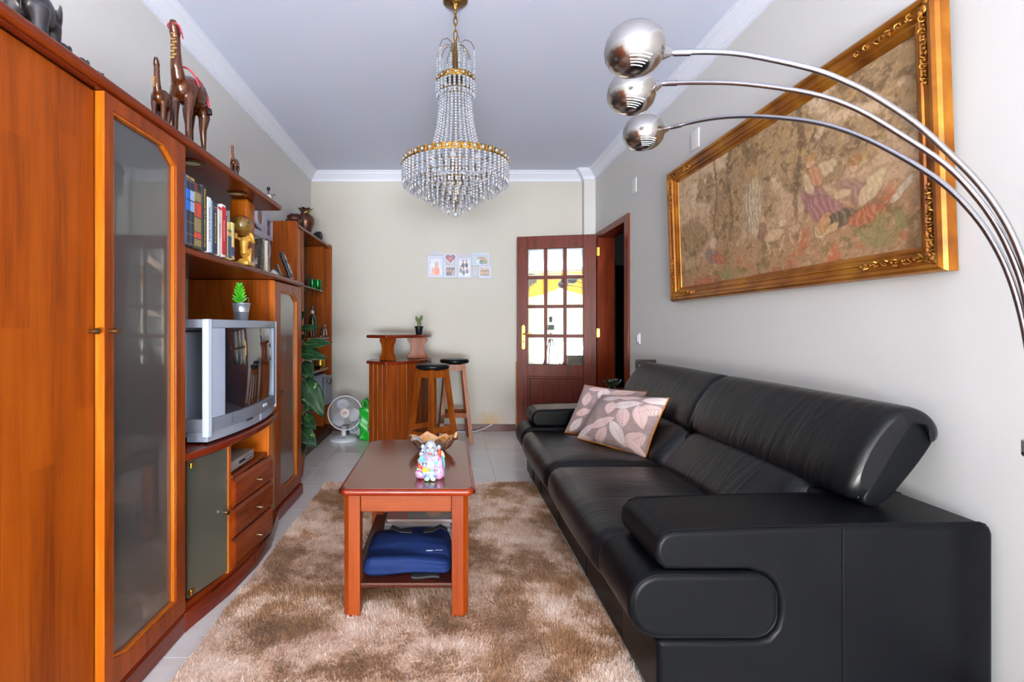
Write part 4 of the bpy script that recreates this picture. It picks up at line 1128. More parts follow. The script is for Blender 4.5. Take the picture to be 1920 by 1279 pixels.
ph = thing('cordless_phone', 'black cordless phone tilted in its cradle near the end of the lower shelf', 'telephone', (-.985, 3.10, ZS))
PHB = mat('phone_black', '#15171c', .28); PHG = mat('phone_keys', '#8e98ab', .35)
px_, py_ = -.985, 3.10
MB().prism([(px_ - .055, ZS), (px_ + .038, ZS), (px_ + .030, ZS + .014), (px_ - .03, ZS + .020), (px_ - .055, ZS + .008)], 'XZ', py_ - .032, py_ + .032, bevel=.003).build('cradle', PHB, ph, wn=True)
Rp = Matrix.Rotation(rad(-21), 3, 'Y')
hs_ = MB().rbox((px_ - .004, py_, ZS + .087), (.022, .046, .165), .009, (.003, 0, 0), M=Rp, k=3, m=(1, 2, 6)).build('handset', PHB, ph)
def onphone(y, z, sx_, sy_, sz_, name, m): 
    q = Rp @ Vector((.0148, y, z)) + Vector((px_ - .004, py_, ZS + .087))
    MB().rbox(q, (sx_, sy_, sz_), .001, M=Rp, k=1, m=(1, 1, 1)).build(name, m, hs_)
onphone(0, .042, .004, .032, .030, 'phone_screen', mat('lcd_brown', '#7d6a58', .3))
for r in range(5):
    for c_ in (-1, 0, 1): onphone(c_ * .011, -.004 - .0125 * r, .004, .009, .009, 'key', PHG)
MB().rbox((px_ - .045, py_, ZS + .05), (.008, .044, .085), .003, M=Matrix.Rotation(rad(-21), 3, 'Y'), k=2, m=(1, 1, 1)).build('cradle_back', PHB, ph)

# ---------------------------------------------------------------- carved animals on the overhead shelf
ZT = 1.786
CAMELW = wood('carved_brown_wood', '#2e170c', '#5c2f14', '#8a5222', 'Z', 4.0, .25, coat=.5)
EBONY = mat('ebony_wood', '#141116', .3, coat=.1, vary=(30, '#2b2529'))
REDCORD = mat('red_cord', '#a02437', .6); CHAIN = mat('gold_chain', '#caa566', .4, .6); BELLD = mat('dark_bell', '#231c1c', .5, .4)
def camel(label, loc, H, yaw, decorated=True, group='carved wooden camels'):
    t = thing('camel_figurine', label, 'figurine', loc, rad(yaw), group)
    def S(*p): return tuple(q * H for q in p)
    b = MB()
    b.tube([S(0, -.10, .52), S(0, 0, .53), S(0, .10, .545), S(0, .20, .53), S(0, .27, .50)], [r * H for r in (.085, .128, .138, .125, .07)], 16)
    b.ball(S(0, .09, .60), S(.075, .13, .085), 16)
    b.ball(S(0, -.10, .50), S(.085, .08, .10), 14)
    b.tube([S(0, -.10, .53), S(0, -.17, .56), S(0, -.205, .64), S(0, -.215, .76), S(0, -.225, .88)], [r * H for r in (.075, .058, .048, .040, .038)], 14)
    b.tube([S(0, -.215, .86), S(0, -.235, .90), S(0, -.26, .945), S(0, -.275, .985)], [r * H for r in (.036, .044, .036, .024)], 12)
    for s in (-1, 1):
        b.tube([S(s * .02, -.21, .905), S(s * .05, -.195, .925)], [.012 * H, .006 * H], 8)
        b.tube([S(s * .05, -.06, .52), S(s * .062, -.09, .40), S(s * .055, -.105, .27), S(s * .052, -.10, .12), S(s * .052, -.11, .02)], [r * H for r in (.058, .044, .032, .024, .026)], 12)
        b.ball(S(s * .052, -.118, .014), S(.028, .036, .014), 10)
        b.tube([S(s * .05, .20, .50), S(s * .066, .235, .38), S(s * .058, .225, .27), S(s * .055, .25, .13), S(s * .055, .235, .02)], [r * H for r in (.068, .052, .034, .024, .026)], 12)
        b.ball(S(s * .055, .228, .014), S(.028, .036, .014), 10)
    b.tube([S(0, .29, .52), S(0, .325, .42), S(0, .32, .32)], [r * H for r in (.014, .010, .012)], 8)
    remesh(b.build('body', CAMELW, t, local=True), .0125 * H, 3)
    if decorated:
        MB().tube([S(.110 * math.cos(a), -.02 - .05 * math.sin(a) * 1.4, .56 + .13 * math.sin(a)) for a in [2 * PI * k / 24 for k in range(24)]], .0085 * H, 6, closed=True).build('breast_cord', REDCORD, t, local=True)
        MB().tube([S(.07, .03, .665), S(.105, .08, .62), S(.128, .13, .55), S(.130, .17, .46)], .0085 * H, 6).build('saddle_cord', REDCORD, t, local=True)
        MB().tube([S(-.07, .03, .665), S(-.105, .08, .62), S(-.128, .13, .55), S(-.130, .17, .46)], .0085 * H, 6).build('saddle_cord', REDCORD, t, local=True)
        MB().lathe([(.006 * H, .455 * H), (.020 * H, .44 * H), (.024 * H, .40 * H), (.024 * H, .395 * H), (0, .395 * H)], 10, S(.134, .172, 0)).build('bell', BELLD, t, local=True)
        MB().tube([S(.046 * math.cos(a), -.255 + .03 * math.sin(a), .935 - .02 * math.sin(a)) for a in [2 * PI * k / 16 for k in range(16)]], .007 * H, 6, closed=True).tube([S(.044, -.255, .94), S(.052, -.225, .90), S(.046, -.19, .875)], .006 * H, 6).build('halter', REDCORD, t, local=True)
        for k in range(9):
            MB().tube([S(.002 + .016 * math.cos(a) + (.006 if k % 2 else -.006), -.262 + .004 * (k < 2) - .001 * k + .012 * math.sin(a), .885 - .026 * k + .012 * math.sin(a)) for a in [2 * PI * q / 10 for q in range(10)]], .004 * H, 5, closed=True).build('chain_link', CHAIN, t, local=True)
    else:
        for k in range(5):
            MB().tube([S(.018 * math.cos(a) - .03, -.27 + .012 * math.sin(a), .70 - .03 * k + .014 * math.sin(a)) for a in [2 * PI * q / 10 for q in range(10)]], .005 * H, 5, closed=True).build('chain_link', CHAIN, t, local=True)
    return t
camel('large carved wooden camel with red cords on the overhead shelf', (-1.015, 1.97, ZT), .445, 6)
camel('small carved camel with gold chain close to the large red-corded camel', (-1.02, 1.80, ZT), .245, 18, False)
camel('tiniest carved camel, alone midway along the overhead shelf', (-.985, 2.34, ZT), .145, 10, False)

def elephant(label, loc, H, yaw, m=EBONY, group='ebony elephants on the overhead shelf'):
    t = thing('elephant_figurine', label, 'figurine', loc, rad(yaw), group)
    def S(*p): return tuple(q * H for q in p)
    b = MB()
    b.ball(S(0, .05, .62), S(.27, .40, .30), 18)
    b.ball(S(0, -.36, .74), S(.19, .20, .22), 16)
    b.tube([S(0, -.48, .72), S(0, -.60, .58), S(0, -.64, .36), S(0, -.60, .2), S(0, -.68, .14)], [r * H for r in (.11, .085, .06, .045, .035)], 12)
    for s in (-1, 1):
        b.tube([S(s * .15, -.20, .55), S(s * .16, -.22, .3), S(s * .16, -.22, .0)], [r * H for r in (.13, .105, .11)], 12)
        b.tube([S(s * .15, .28, .55), S(s * .16, .30, .3), S(s * .16, .28, .0)], [r * H for r in (.15, .11, .11)], 12)
        b.ball(S(s * .23, -.28, .74), S(.035, .15, .20), 12, Matrix.Rotation(rad(s * -22), 3, 'Z'))
    b.tube([S(0, .44, .70), S(0, .49, .55), S(0, .47, .36)], [r * H for r in (.03, .022, .028)], 8)
    remesh(b.build('body', m, t, local=True), .034 * H, 2)
    for s in (-1, 1):
        MB().tube([S(s * .09, -.50, .60), S(s * .11, -.62, .54), S(s * .10, -.70, .60)], [r * H for r in (.026, .02, .006)], 8).build('tusk', mat('ivory_paint', '#d8cfba', .4), t, local=True)
    return t
elephant('biggest dark ebony elephant at the near end of the overhead shelf', (-1.03, 1.265, ZT), .165, 200)
for k, (y, H, nm) in enumerate(((1.352, .064, 'second'), (1.420, .062, 'third'), (1.482, .058, 'fourth'), (1.538, .052, 'fifth and smallest'))):
    elephant('%s ebony elephant in the row of diminishing elephants atop the cabinet' % nm, (-1.02, y, ZT), H, 24)

WIRE = mat('black_wire', '#1b1b1e', .45, .5)
wf = thing('wire_clock', 'little black wire ornament with round dial at the far end of the overhead shelf', 'ornament', (-1.0, 2.83, ZT))
wx, wy = -1.0, 2.83
def ringpts(c, r, ax='XZ', n=20, ry=None): return [(c[0] + r * math.cos(2 * PI * k / n), c[1], c[2] + (ry or r) * math.sin(2 * PI * k / n)) for k in range(n)]
MB().tube(ringpts((wx, wy, ZT + .040), .020), .0022, 6, closed=True).tube([(wx - .02, wy, ZT + .03), (wx - .03, wy, ZT + .012), (wx - .034, wy, ZT + .001)], .002, 6).tube([(wx + .02, wy, ZT + .03), (wx + .03, wy, ZT + .012), (wx + .034, wy, ZT + .001)], .002, 6) \
    .tube([(wx - .02, wy, ZT + .05), (wx - .045, wy, ZT + .058), (wx - .052, wy, ZT + .048)], .0018, 6).tube([(wx + .02, wy, ZT + .05), (wx + .036, wy, ZT + .058), (wx + .04, wy, ZT + .05)], .0018, 6) \
    .tube([(wx, wy, ZT + .06), (wx, wy, ZT + .078)], .003, 6).build('wire_frame', WIRE, wf)
MB().lathe([(0, -.002), (.018, -.002), (.018, .002), (0, .002)], 20, (wx, wy, ZT + .040), Matrix.Rotation(rad(90), 3, 'X')).build('dial', mat('dial_white', '#d5d2cc', .5), wf)
MB().ball((wx, wy, ZT + .088), (.011, .009, .012), 12).build('finial', WIRE, wf)

# ---------------------------------------------------------------- corner display shelf
cs = thing('corner_display_shelf', 'open wooden display shelf in the room corner with bottles and stereo', 'shelf unit', (-1.33, 4.75, 0))
XC = -1.445
MB().prism([(XC, 0), (-1.238, 0), (-1.226, .012), (-1.226, 1.958), (-1.240, 1.972), (XC, 1.972)], 'XZ', 4.14, 4.163, bevel=.004).build('side_panel', W_SIDE_Z, cs, wn=True)
box('front_stile', W_SIDE_Z, cs, -1.262, -1.232, 4.30, 4.345, .09, 1.925, .003)
box('front_stile', W_EDGE, cs, -1.262, -1.240, 4.1635, 4.30, .09, 1.925, .002)
MB().prism([(XC, 0), (-1.232, 0), (-1.218, .012), (-1.218, 1.955), (-1.234, 1.972), (XC, 1.972)], 'XZ', 5.318, 5.342, bevel=.004).build('side_panel', W_SIDE_Z, cs, wn=True)
box('inner_panel', W_SIDE_Z, cs, XC, -1.262, 5.17, 5.19, .09, 1.925, .002)
box('back_panel', W_Z, cs, XC, XC + .008, 4.163, 4.80, .09, 1.925)
box('mirror_back', mat('smoked_mirror', '#a08f88', .06, .9), cs, XC, XC + .007, 4.802, 5.168, .72, 1.925)
MB().box(XC, -1.222, 4.163, 5.318, 1.925, 1.949, .006).build('top_board', W_Y, cs)
MB().prism([(XC, 4.163), (-1.212, 4.163), (-1.205, 4.18), (-1.205, 5.30), (-1.212, 5.318), (XC, 5.318)], 'XY', 0, .085, bevel=.005).build('plinth', W_DARK, cs, wn=True)
for z in (.352, .692, .995):
    MB().prism([(XC + .009, 4.346), (-1.21, 4.346), (-1.198, 4.36), (-1.198, 5.10 if z < .99 else 5.12), (-1.24, 5.169), (XC + .009, 5.169)], 'XY', z - .012, z + .012, bevel=.005).build('shelf', W_Y, cs, wn=True)
SHG = mat('shelf_glass', '#bcd6c8', .03, trans=.9, ior=1.45)
g_ = MB().prism([(XC + .009, 4.346), (-1.27, 4.346), (-1.262, 4.36), (-1.262, 5.16), (XC + .009, 5.165)], 'XY', 1.462, 1.470).build('glass_shelf', SHG, cs, smooth=False)
for (x, y) in ((-1.40, 5.165), (-1.36, 5.165), (-1.29, 5.165), (-1.29, 4.35)):
    MB().ball((x, y, 1.457), .008, 10).build('shelf_pin', OLDBRASS, cs)
MB().lathe([(.022, 1.9245), (.034, 1.9245), (.035, 1.922), (.03, 1.919), (.022, 1.921)], 20, (-1.33, 4.86, 0)).build('spotlight', OLDBRASS, cs)
ZD = 1.949

COPPER = mat('aged_copper', '#6f4a3c', .32, .75, vary=(9, '#4c332c'))
vz = thing('copper_vase', 'round aged copper vase with a scalloped brass rim on top of the corner shelf', 'vase', (-1.33, 4.74, ZD))
MB().lathe([(.035, ZD), (.04, ZD + .004), (.062, ZD + .06), (.082, ZD + .12), (.085, ZD + .15), (.075, ZD + .185), (.05, ZD + .205), (.042, ZD + .215)], 28, (-1.33, 4.74, 0)).build('vase_body', COPPER, vz)
b = MB(); n = 48; V = []; F = []
prof = [(.042, .215), (.043, .232), (.052, .248), (.066, .258), (.062, .259), (.049, .25), (.039, .232)]
for (r, z) in prof:
    for k in range(n):
        a = 2 * PI * k / n; w = 1 + (.07 * math.cos(8 * a)) * (z - .215) / .044
        V.append((-1.33 + r * w * math.cos(a), 4.74 + r * w * math.sin(a), ZD + z + .005 * math.cos(8 * a) * max(0, (z - .24) / .02)))
for i in range(len(prof) - 1):
    for k in range(n): F.append((i * n + k, i * n + (k + 1) % n, (i + 1) * n + (k + 1) % n, (i + 1) * n + k))
b.add(V, F).build('scalloped_rim', OLDBRASS, vz)

dw = thing('deer_figurine', 'reddish carved wooden deer beside the copper vase', 'figurine', (-1.33, 4.40, ZD), rad(12))
REDW = wood('carved_red_wood', '#381812', '#5a2a22', '#6d3a2e', 'Z', 4, .3)
b = MB()
b.tube([(-.055, 0, .085), (-.02, 0, .095), (.03, 0, .095), (.06, 0, .085)], [.035, .046, .046, .030], 14)
b.tube([(.05, .01, .10), (.065, .01, .135), (.070, .01, .17)], [.026, .016, .012], 10)
b.tube([(.064, .01, .172), (.080, .01, .176), (.098, .01, .170)], [.013, .012, .007], 10)
for s in (-1, 1):
    b.tube([(-.05, s * .022, .08), (-.058, s * .024, .04), (-.055, s * .024, 0)], [.022, .012, .010], 10); b.tube([(.04, s * .022, .08), (.042, s * .024, .04), (.042, s * .024, 0)], [.018, .010, .009], 10)
    b.tube([(.064, .01 + s * .006, .180), (.056, .01 + s * .012, .212)], [.005, .002], 8)
remesh(b.build('body', REDW, dw, local=True), .0035, 3)
elephant('small dark elephant standing past the copper vase on the corner shelf', (-1.31, 5.08, ZD), .115, 55, EBONY, None)
bk = thing('booklet', 'thin white booklet lying on top of the corner shelf', 'booklet', (-1.39, 4.24, ZD))
box('pages', mat('white_paper', '#d9dadd', .6), bk, -1.43, -1.29, 4.17, 4.30, ZD, ZD + .026, .002)

def bottle(label, x, y, z, prof, m, extras=(), cat='bottle', n=20):
    t = thing(cat.replace(' ', '_'), label, cat, (x, y, z))
    MB().lathe([(r, z + h) for r, h in prof], n, (x, y, 0)).build('glass_body', m, t)
    for (nm, pr, mm) in extras: MB().lathe([(r, z + h) for r, h in pr], n, (x, y, 0)).build(nm, mm, t)
    return t
BOTG = mat('green_bottle_glass', '#2c3d12', .06, trans=.35, ior=1.45, coat=.4)
FOIL = mat('black_foil', '#181a20', .3); LBL = mat('dark_label', '#23283a', .5); LBW = mat('neck_label', '#c9ced6', .5)
bottle('green wine bottle with dark label on the display shelf', -1.295, 4.86, 1.007, [(.034, 0), (.038, .004), (.038, .165), (.034, .19), (.016, .215), (.0135, .225), (.0135, .285), (.0155, .287), (.0155, .297), (0, .298)], BOTG,
       [('label', [(.0384, .03), (.0386, .03), (.0386, .12), (.0384, .12)], LBL), ('neck_label', [(.0142, .225), (.0144, .225), (.0144, .255), (.0142, .255)], LBW), ('capsule', [(.0142, .258), (.0162, .29), (.016, .3), (0, .3005)], FOIL)])
AMBG = mat('amber_glass', '#a86a1c', .05, trans=.8, ior=1.45)
for (x, y, L_) in ((-1.33, 4.74, 'amber tumbler nearer the wall behind the plant leaves'), (-1.27, 4.72, 'amber tumbler at the shelf edge before the wine bottle')):
    bottle(L_, x, y, 1.007, [(.022, 0), (.026, .004), (.029, .075), (.0265, .075), (.023, .01), (0, .009)], AMBG, (), 'tumbler')
bottle('small clear glass bottle alone at the far end of the display shelf', -1.245, 5.10, 1.007, [(.030, 0), (.033, .004), (.033, .05), (.024, .085), (.019, .095), (.022, .10), (.022, .122), (.019, .122), (.017, .098), (.028, .05), (.028, .01), (0, .009)], GLASS)
TING = mat('green_foil_tin', '#0f7a33', .25, .6)
for (x, y, L_) in ((-1.335, 5.00, 'green metallic tin half hidden behind its twin on the glass shelf'), (-1.295, 5.06, 'green metallic tin at the front of the glass shelf')):
    bottle(L_, x, y, 1.470, [(.034, 0), (.036, .003), (.036, .098), (.034, .1), (0, .1)], TING, [('lid', [(.0368, .096), (.0375, .097), (.0375, .106), (0, .107)], mat('tin_lid', '#2b6b3a', .3, .8))], 'tin')
dt = thing('dried_twigs', 'dark dried twig bundle standing on the glass shelf beside the green tins', 'ornament', (-1.31, 4.78, 1.470))
b = MB()
for k in range(22):
    a = random.random() * 2 * PI; r = .02 + .03 * random.random()
    b.tube([(-1.31, 4.78, 1.472), (-1.31 + .3 * r * math.cos(a), 4.78 + .3 * r * math.sin(a), 1.53), (-1.31 + r * math.cos(a), 4.78 + r * math.sin(a), 1.575 + .03 * random.random())], [.003, .0025, .0015], 5)
o = b.build('twigs', mat('dry_twig', '#4a3a30', .8), dt); o['kind'] = 'stuff'
MB().lathe([(.02, 1.470), (.022, 1.472), (.016, 1.49), (0, 1.491)], 14, (-1.31, 4.78, 0)).build('base', mat('clay_base', '#6a4a35', .7), dt)

TGOLD = mat('gold_tin', '#b8923a', .28, .85)
bottle('round gold tin on the display shelf above the stereo', -1.265, 5.03, .704, [(.044, 0), (.047, .003), (.047, .103), (.045, .106), (0, .106)], TGOLD, [('lid', [(.0478, .085), (.0488, .086), (.0488, .108), (.046, .110), (0, .110)], TGOLD)], 'tin')
ds = thing('glass_dish', 'small dark glass dish in front of the round gold tin', 'dish', (-1.245, 4.87, .704))
MB().lathe([(.022, .704), (.024, .706), (.020, .711), (.035, .722), (.040, .73), (.037, .73), (.02, .714), (0, .712)], 20, (-1.245, 4.87, 0)).build('dish', mat('dark_glass', '#2a2f30', .05, trans=.5), ds)
pc = thing('framed_sketch', 'little framed ink sketch leaning on the display shelf behind the plant leaves', 'picture', (-1.31, 4.65, .704))
Mp = Matrix.Translation((-1.30, 4.66, .704)) @ Matrix.Rotation(rad(14), 4, 'Z') @ Matrix.Rotation(rad(-6), 4, 'X')
MB().prism([(-.07, 0), (.07, 0), (.07, .20), (-.07, .20)], 'XZ', -.006, .006, bevel=.002, holes=[[(-.052, .02), (.052, .02), (.052, .18), (-.052, .18)]]).xf(Mp).build('frame', W_DARK, pc, wn=True)
SKETCH = attr_mat('ink_sketch_print', .6)
def skf(u, v):
    img = np.ones(u.shape + (3,)) * np.array(lin('#c9b08a')[:3])
    for k, x in enumerate((.25, .42, .6, .78)):
        w = x + .05 * np.sin(v * 7 + k); img = lerp(img, '#4a3a2c', (np.abs(u - w) < .022) * (v > .15 + .1 * (k % 2)) * (v < .85 - .12 * (k % 3)))
    return img
picture('print', SKETCH, pc, lambda s, t: Mp @ Vector((-.054 + .108 * s, -.001, .018 + .164 * t)), 40, 50, skf)

# stereo on the lowest shelf
sx = thing('stereo', 'silver micro stereo jutting from the lower shelf of the corner unit', 'stereo', (-1.26, 4.76, .364))
MB().rbox((-1.275, 4.77, .505), (.25, .26, .276), .012, k=2, m=(1, 1, 1)).build('cabinet_body', SILVERPL, sx)
MB().rbox((-1.135, 4.79, .512), (.034, .25, .262), .010, k=2, m=(1, 1, 1)).build('front_panel', SILVERDK, sx)
MB().rbox((-1.27, 4.77, .648), (.20, .20, .014), .004, k=1).build('disc_lid', GREYPL, sx)
MB().tube([(-1.119, 4.73, .60), (-1.106, 4.73, .60)], .016, 16).build('volume_knob', CHROME, sx)
box('display', BLACKPL, sx, -1.119, -1.1165, 4.76, 4.89, .56, .61); box('cassette_door', GREYPL, sx, -1.119, -1.115, 4.72, 4.88, .42, .52, .001)
for k in range(4): MB().rbox((-1.117, 4.73 + .03 * k, .395), (.006, .02, .012), .002, k=1).build('button', SILVERPL, sx)

# ---------------------------------------------------------------- trailing variegated plant
def leaf_mat():
    t = NT('variegated_leaf'); v = t.coords()
    f = t.noise(v, 16, 4, .6, .6); g = t.noise(v, 5, 3)
    f = t.math('ADD', t.math('MULTIPLY', f, .75), t.math('MULTIPLY', g, .25))
    t.set(col=t.ramp(f, [(.3, lin('#0c2613')), (.57, lin('#163a1c')), (.61, lin('#2c5a2b')), (.655, lin('#b9c388'))]), rough=.45, spec=.22)
    return t.m
LEAF = leaf_mat(); STEMG = mat('plant_stem', '#4d6b34', .5)
pf = thing('leafy_plant', 'trailing plant with cream splashed green leaves between glass cabinet and corner shelf', 'plant', (-1.17, 3.72, 0))
MB().lathe([(.10, .0), (.105, .004), (.13, .22), (.137, .222), (.137, .25), (.125, .25), (.12, .23), (0, .225)], 28, (-1.17, 3.72, 0)).build('pot', mat('terracotta_pot', '#8a4f35', .7), pf)
MB().tube([(-1.17, 3.72, .22), (-1.17, 3.72, 1.12)], .022, 10).build('moss_pole', mat('coir_pole', '#4c3a26', .95, bump=(60, .8)), pf)
def leaf(base, tip, wpx, Y, fold=.25, curl=.12, up=(0.15, -1, .35)):
    p = at(*base, Y); q = at(*tip, Y - .05); L = (q - p).length; W = wpx * Y / FPX * .5
    ax = (q - p).normalized(); n_ = Vector(up).normalized(); sd = ax.cross(n_).normalized(); n_ = sd.cross(ax)
    NL, NW = 12, 6; V = []; F = []
    for i in range(NL + 1):
        t_ = i / NL
        w = W * (math.sin(PI * min(1, t_ * 1.02) ** .62) ** .8 if 0 < t_ < 1 else 0.02)
        if t_ < .12: w = max(w, W * .35)
        for j in range(-NW // 2, NW // 2 + 1):
            s_ = j / (NW / 2)
            back = -.10 * L * abs(s_) if t_ < .15 else 0
            c = p + ax * (t_ * L + back) + sd * (s_ * w) + n_ * (fold * w * abs(s_) - curl * L * (t_ - .3) ** 2 * 1.6 + .012 * math.sin(t_ * 13 + s_ * 2) * abs(s_) * W * 8)
            V.append(c)
    for i in range(NL):
        for j in range(NW):
            k = i * (NW + 1) + j; F.append((k, k + 1, k + NW + 2, k + NW + 1))
    lf = MB().add(V, F).build('leaf', LEAF, pf, angle=80)
    so = lf.modifiers.new('solid', 'SOLIDIFY'); so.thickness = .0012
    mid = Vector((-1.17 + .018, 3.715, max(.25, min(1.1, p.z + .03))))
    MB().tube([mid, (mid + p) / 2 + Vector((0, -.01, .03)), p, p + ax * L * .5], [.004, .0035, .003, .0015], 6).build('petiole', STEMG, lf)
for (bs, tp_, w, Y) in (((563, 617), (599, 613), 13, 3.66), ((571, 647), (622, 641), 20, 3.62), ((564, 662), (614, 671), 22, 3.60), ((568, 648), (597, 657), 14, 3.72),
                        ((566, 683), (586, 712), 32, 3.66), ((573, 716), (607, 782), 40, 3.56), ((565, 738), (583, 762), 24, 3.70), ((584, 757), (567, 775), 11, 3.66),
                        ((570, 780), (592, 805), 25, 3.60), ((564, 793), (582, 810), 13, 3.64), ((564, 806), (593, 838), 32, 3.56), ((560, 820), (570, 852), 22, 3.66), ((556, 640), (572, 628), 14, 3.76),
                        ((545, 660), (520, 672), 22, 3.74), ((545, 700), (515, 720), 26, 3.78), ((548, 745), (520, 772), 28, 3.74), ((552, 610), (530, 600), 18, 3.78), ((550, 790), (528, 815), 24, 3.76), ((560, 600), (573, 582), 12, 3.78)):
    leaf(bs, tp_, w, Y)
# ---------------------------------------------------------------- corner bar
bar = thing('home_bar', 'small wooden corner bar with plank front and raised counter', 'bar', (-.45, 4.85, 0))
front = [(-.715, 4.62), (-.535, 4.465), (-.445, 4.525), (-.37, 4.59), (-.305, 4.665), (-.255, 4.745), (-.215, 4.83), (-.19, 4.92), (-.18, 5.01), (-.18, 5.10)]
def planks(p, q, n):
    p, q = Vector((*p, 0)), Vector((*q, 0)); d = (q - p) / n; nr = Vector((-d.y, d.x, 0)).normalized()
    if nr.y > 0: nr = -nr
    for k in range(n):
        a = p + d * k + d * .006; b = p + d * (k + 1) - d * .006; e = d.normalized() * .003
        poly = [a + e, b - e, b - nr * .003, b - nr * .018, a - nr * .018, a - nr * .003]
        poly = [(v.x, v.y) for v in poly]
        MB().prism(poly, 'XY', .012, .768).build('plank', W_BAR, bar, smooth=False)
planks(front[0], front[1], 4)
for i in range(1, len(front) - 1): planks(front[i], front[i + 1], 2 if i == 1 else 1)
MB().prism(front + [(-.20, 5.10), (-.20, 5.01), (-.212, 4.925), (-.238, 4.84), (-.277, 4.757), (-.325, 4.68), (-.385, 4.61), (-.46, 4.548), (-.535, 4.492), (-.70, 4.636)], 'XY', .0, .76).xf(Matrix.Translation((0, .019, 0))).build('backing', W_DARK, bar, smooth=False)
box('inner_shelf', W_Y, bar, -.62, -.26, 4.74, 5.05, .40, .42); box('end_panel', W_BAR, bar, -.72, -.70, 4.645, 4.93, 0, .768); box('end_panel', W_BAR, bar, -.42, -.182, 5.13, 5.15, 0, .768)
out = []
for i, p in enumerate(front):
    a = Vector(front[max(0, i - 1)]); c = Vector(front[min(len(front) - 1, i + 1)]); d = (c - a).normalized(); nr = Vector((d.y, -d.x))
    if nr.y > 0 and abs(nr.y) > .3: nr = -nr
    out.append((p[0] + nr.x * .022, p[1] + nr.y * .022))
out[-1] = (-.158, 5.12); out[0] = (-.738, 4.615)
slab = out + [(-.165, 5.15), (-.42, 5.15), (-.435, 5.08), (-.42, 4.98), (-.47, 4.885), (-.56, 4.84), (-.66, 4.86), (-.735, 4.93), (-.745, 4.90)]
MB().prism(slab, 'XY', .769, .797, bevel=.008, seg=3).build('counter', W_RED, bar, wn=True)
MB().prism([(x, y) for x, y in slab], 'XY', 1.004, 1.032, bevel=.008, seg=3).build('raised_counter', W_RED, bar, wn=True)
def support(cx_, cy_, w, ang, th):
    h = .207; z0 = .797; pr = []
    for (f, ww) in ((0, 1), (.14, 1), (.22, .86), (.32, .72), (.5, .66), (.68, .72), (.78, .86), (.86, 1), (1, 1)): pr.append((w / 2 * ww, z0 + h * f))
    poly = pr + [(-x, z) for x, z in reversed(pr)]
    M = Matrix.Translation((cx_, cy_, 0)) @ Matrix.Rotation(rad(ang), 4, 'Z')
    return MB().prism(poly, 'XZ', -th / 2, th / 2, bevel=.004).xf(M).build('counter_support', W_BAR, bar, wn=True)
support(-.545, 4.63, .16, -38, .055); support(-.293, 4.93, .195, 6, .035)

# cactus
cc = thing('potted_cactus', 'little paddle cactus in a black pot on the raised bar counter', 'plant', (-.27, 4.83, 1.032))
CXx, CXy = -.270, 4.80
cc.location = (CXx, CXy, 1.032)
MB().lathe([(.026, 1.032), (.028, 1.034), (.036, 1.096), (.040, 1.097), (.041, 1.112), (.037, 1.112), (.033, 1.10), (0, 1.099)], 24, (CXx, CXy, 0)).build('pot', BLACKPL, cc)
CACT = mat('cactus_green', '#3c4a22', .6, vary=(60, '#5a6434'))
for (dx, dz, rx, rz, a) in ((-.004, .112, .014, .025, 0), (.012, .112, .012, .022, -8), (-.020, .158, .013, .028, 12), (.020, .165, .013, .030, -14), (.002, .148, .011, .022, 0)):
    MB().ball((CXx + dx, CXy + .004 * math.sin(dx * 400), 1.0 + dz + .02), (rx, .007, rz), 14, Matrix.Rotation(rad(-a), 3, 'Y')).build('pad', CACT, cc)

# stools
SEATB = leather('black_vinyl_seat', (2, 2, 2), .05, .3)
def stool(label, x, y, rz):
    t = thing('bar_stool', label, 'stool', (x, y, 0), rad(rz), group='bar stools by the bar')
    MB().lathe([(.0, .752), (.128, .752), (.139, .760), (.143, .772), (.141, .784), (.132, .793), (.10, .797), (0, .799)], 36).build('seat', SEATB, t, local=True)
    for sx_ in (-1, 1):
        for sy_ in (-1, 1):
            MB().tube([(sx_ * .078, sy_ * .078, .755), (sx_ * .148, sy_ * .148, 0.0)], .0255, 4, tw=PI / 4).build('leg', W_STOOL, t, local=True, angle=20)
    for k in range(4):
        M = Matrix.Rotation(PI / 2 * k, 4, 'Z')
        MB().box(-.068, .068, .070, .090, .685, .745, .002).xf(M).build('apron', W_STOOL, t, local=True)
        zz = .215 if k % 2 else .265; r_ = .078 + .07 * (1 - zz / .755)
        MB().box(-r_ + .012, r_ - .012, r_ - .010, r_ + .010, zz - .022, zz + .022, .002).xf(M).build('stretcher', W_STOOL, t, local=True)
    return t
stool('round black topped wooden stool standing closer, before the bar planks', -.125, 4.24, 43)
stool('round black topped wooden stool farther back, by the white cable', .068, 4.93, 4)

# ---------------------------------------------------------------- fan, heater, green bag, plank, cable
fan = thing('desk_fan', 'white three blade desk fan on the tiled floor near the plant', 'fan', (-1.01, 4.93, 0))
fx, fy = -1.01, 4.93
MB().lathe([(.132, 0), (.138, .006), (.137, .022), (.125, .034), (.06, .044), (.04, .05), (0, .05)], 32, (fx, fy, 0)).build('base', WHITEPL, fan)
MB().lathe([(.026, .045), (.024, .05), (.022, .13), (.026, .14), (0, .14)], 18, (fx, fy, 0)).build('neck', WHITEPL, fan)
for k in range(4): MB().rbox((fx - .03 + .02 * k, fy - .095, .043), (.013, .016, .010), .003, k=1).build('speed_button', GREYPL, fan)
Mf = Matrix.Translation((fx + .02, fy - .03, .272)) @ Matrix.Rotation(rad(8), 4, 'Z') @ Matrix.Rotation(rad(-8), 4, 'X') @ Matrix.Rotation(rad(90), 4, 'X')
MB().lathe([(.03, -.13), (.05, -.12), (.058, -.05), (.05, -.03), (0, -.03)], 20).xf(Mf).build('motor', WHITEPL, fan)
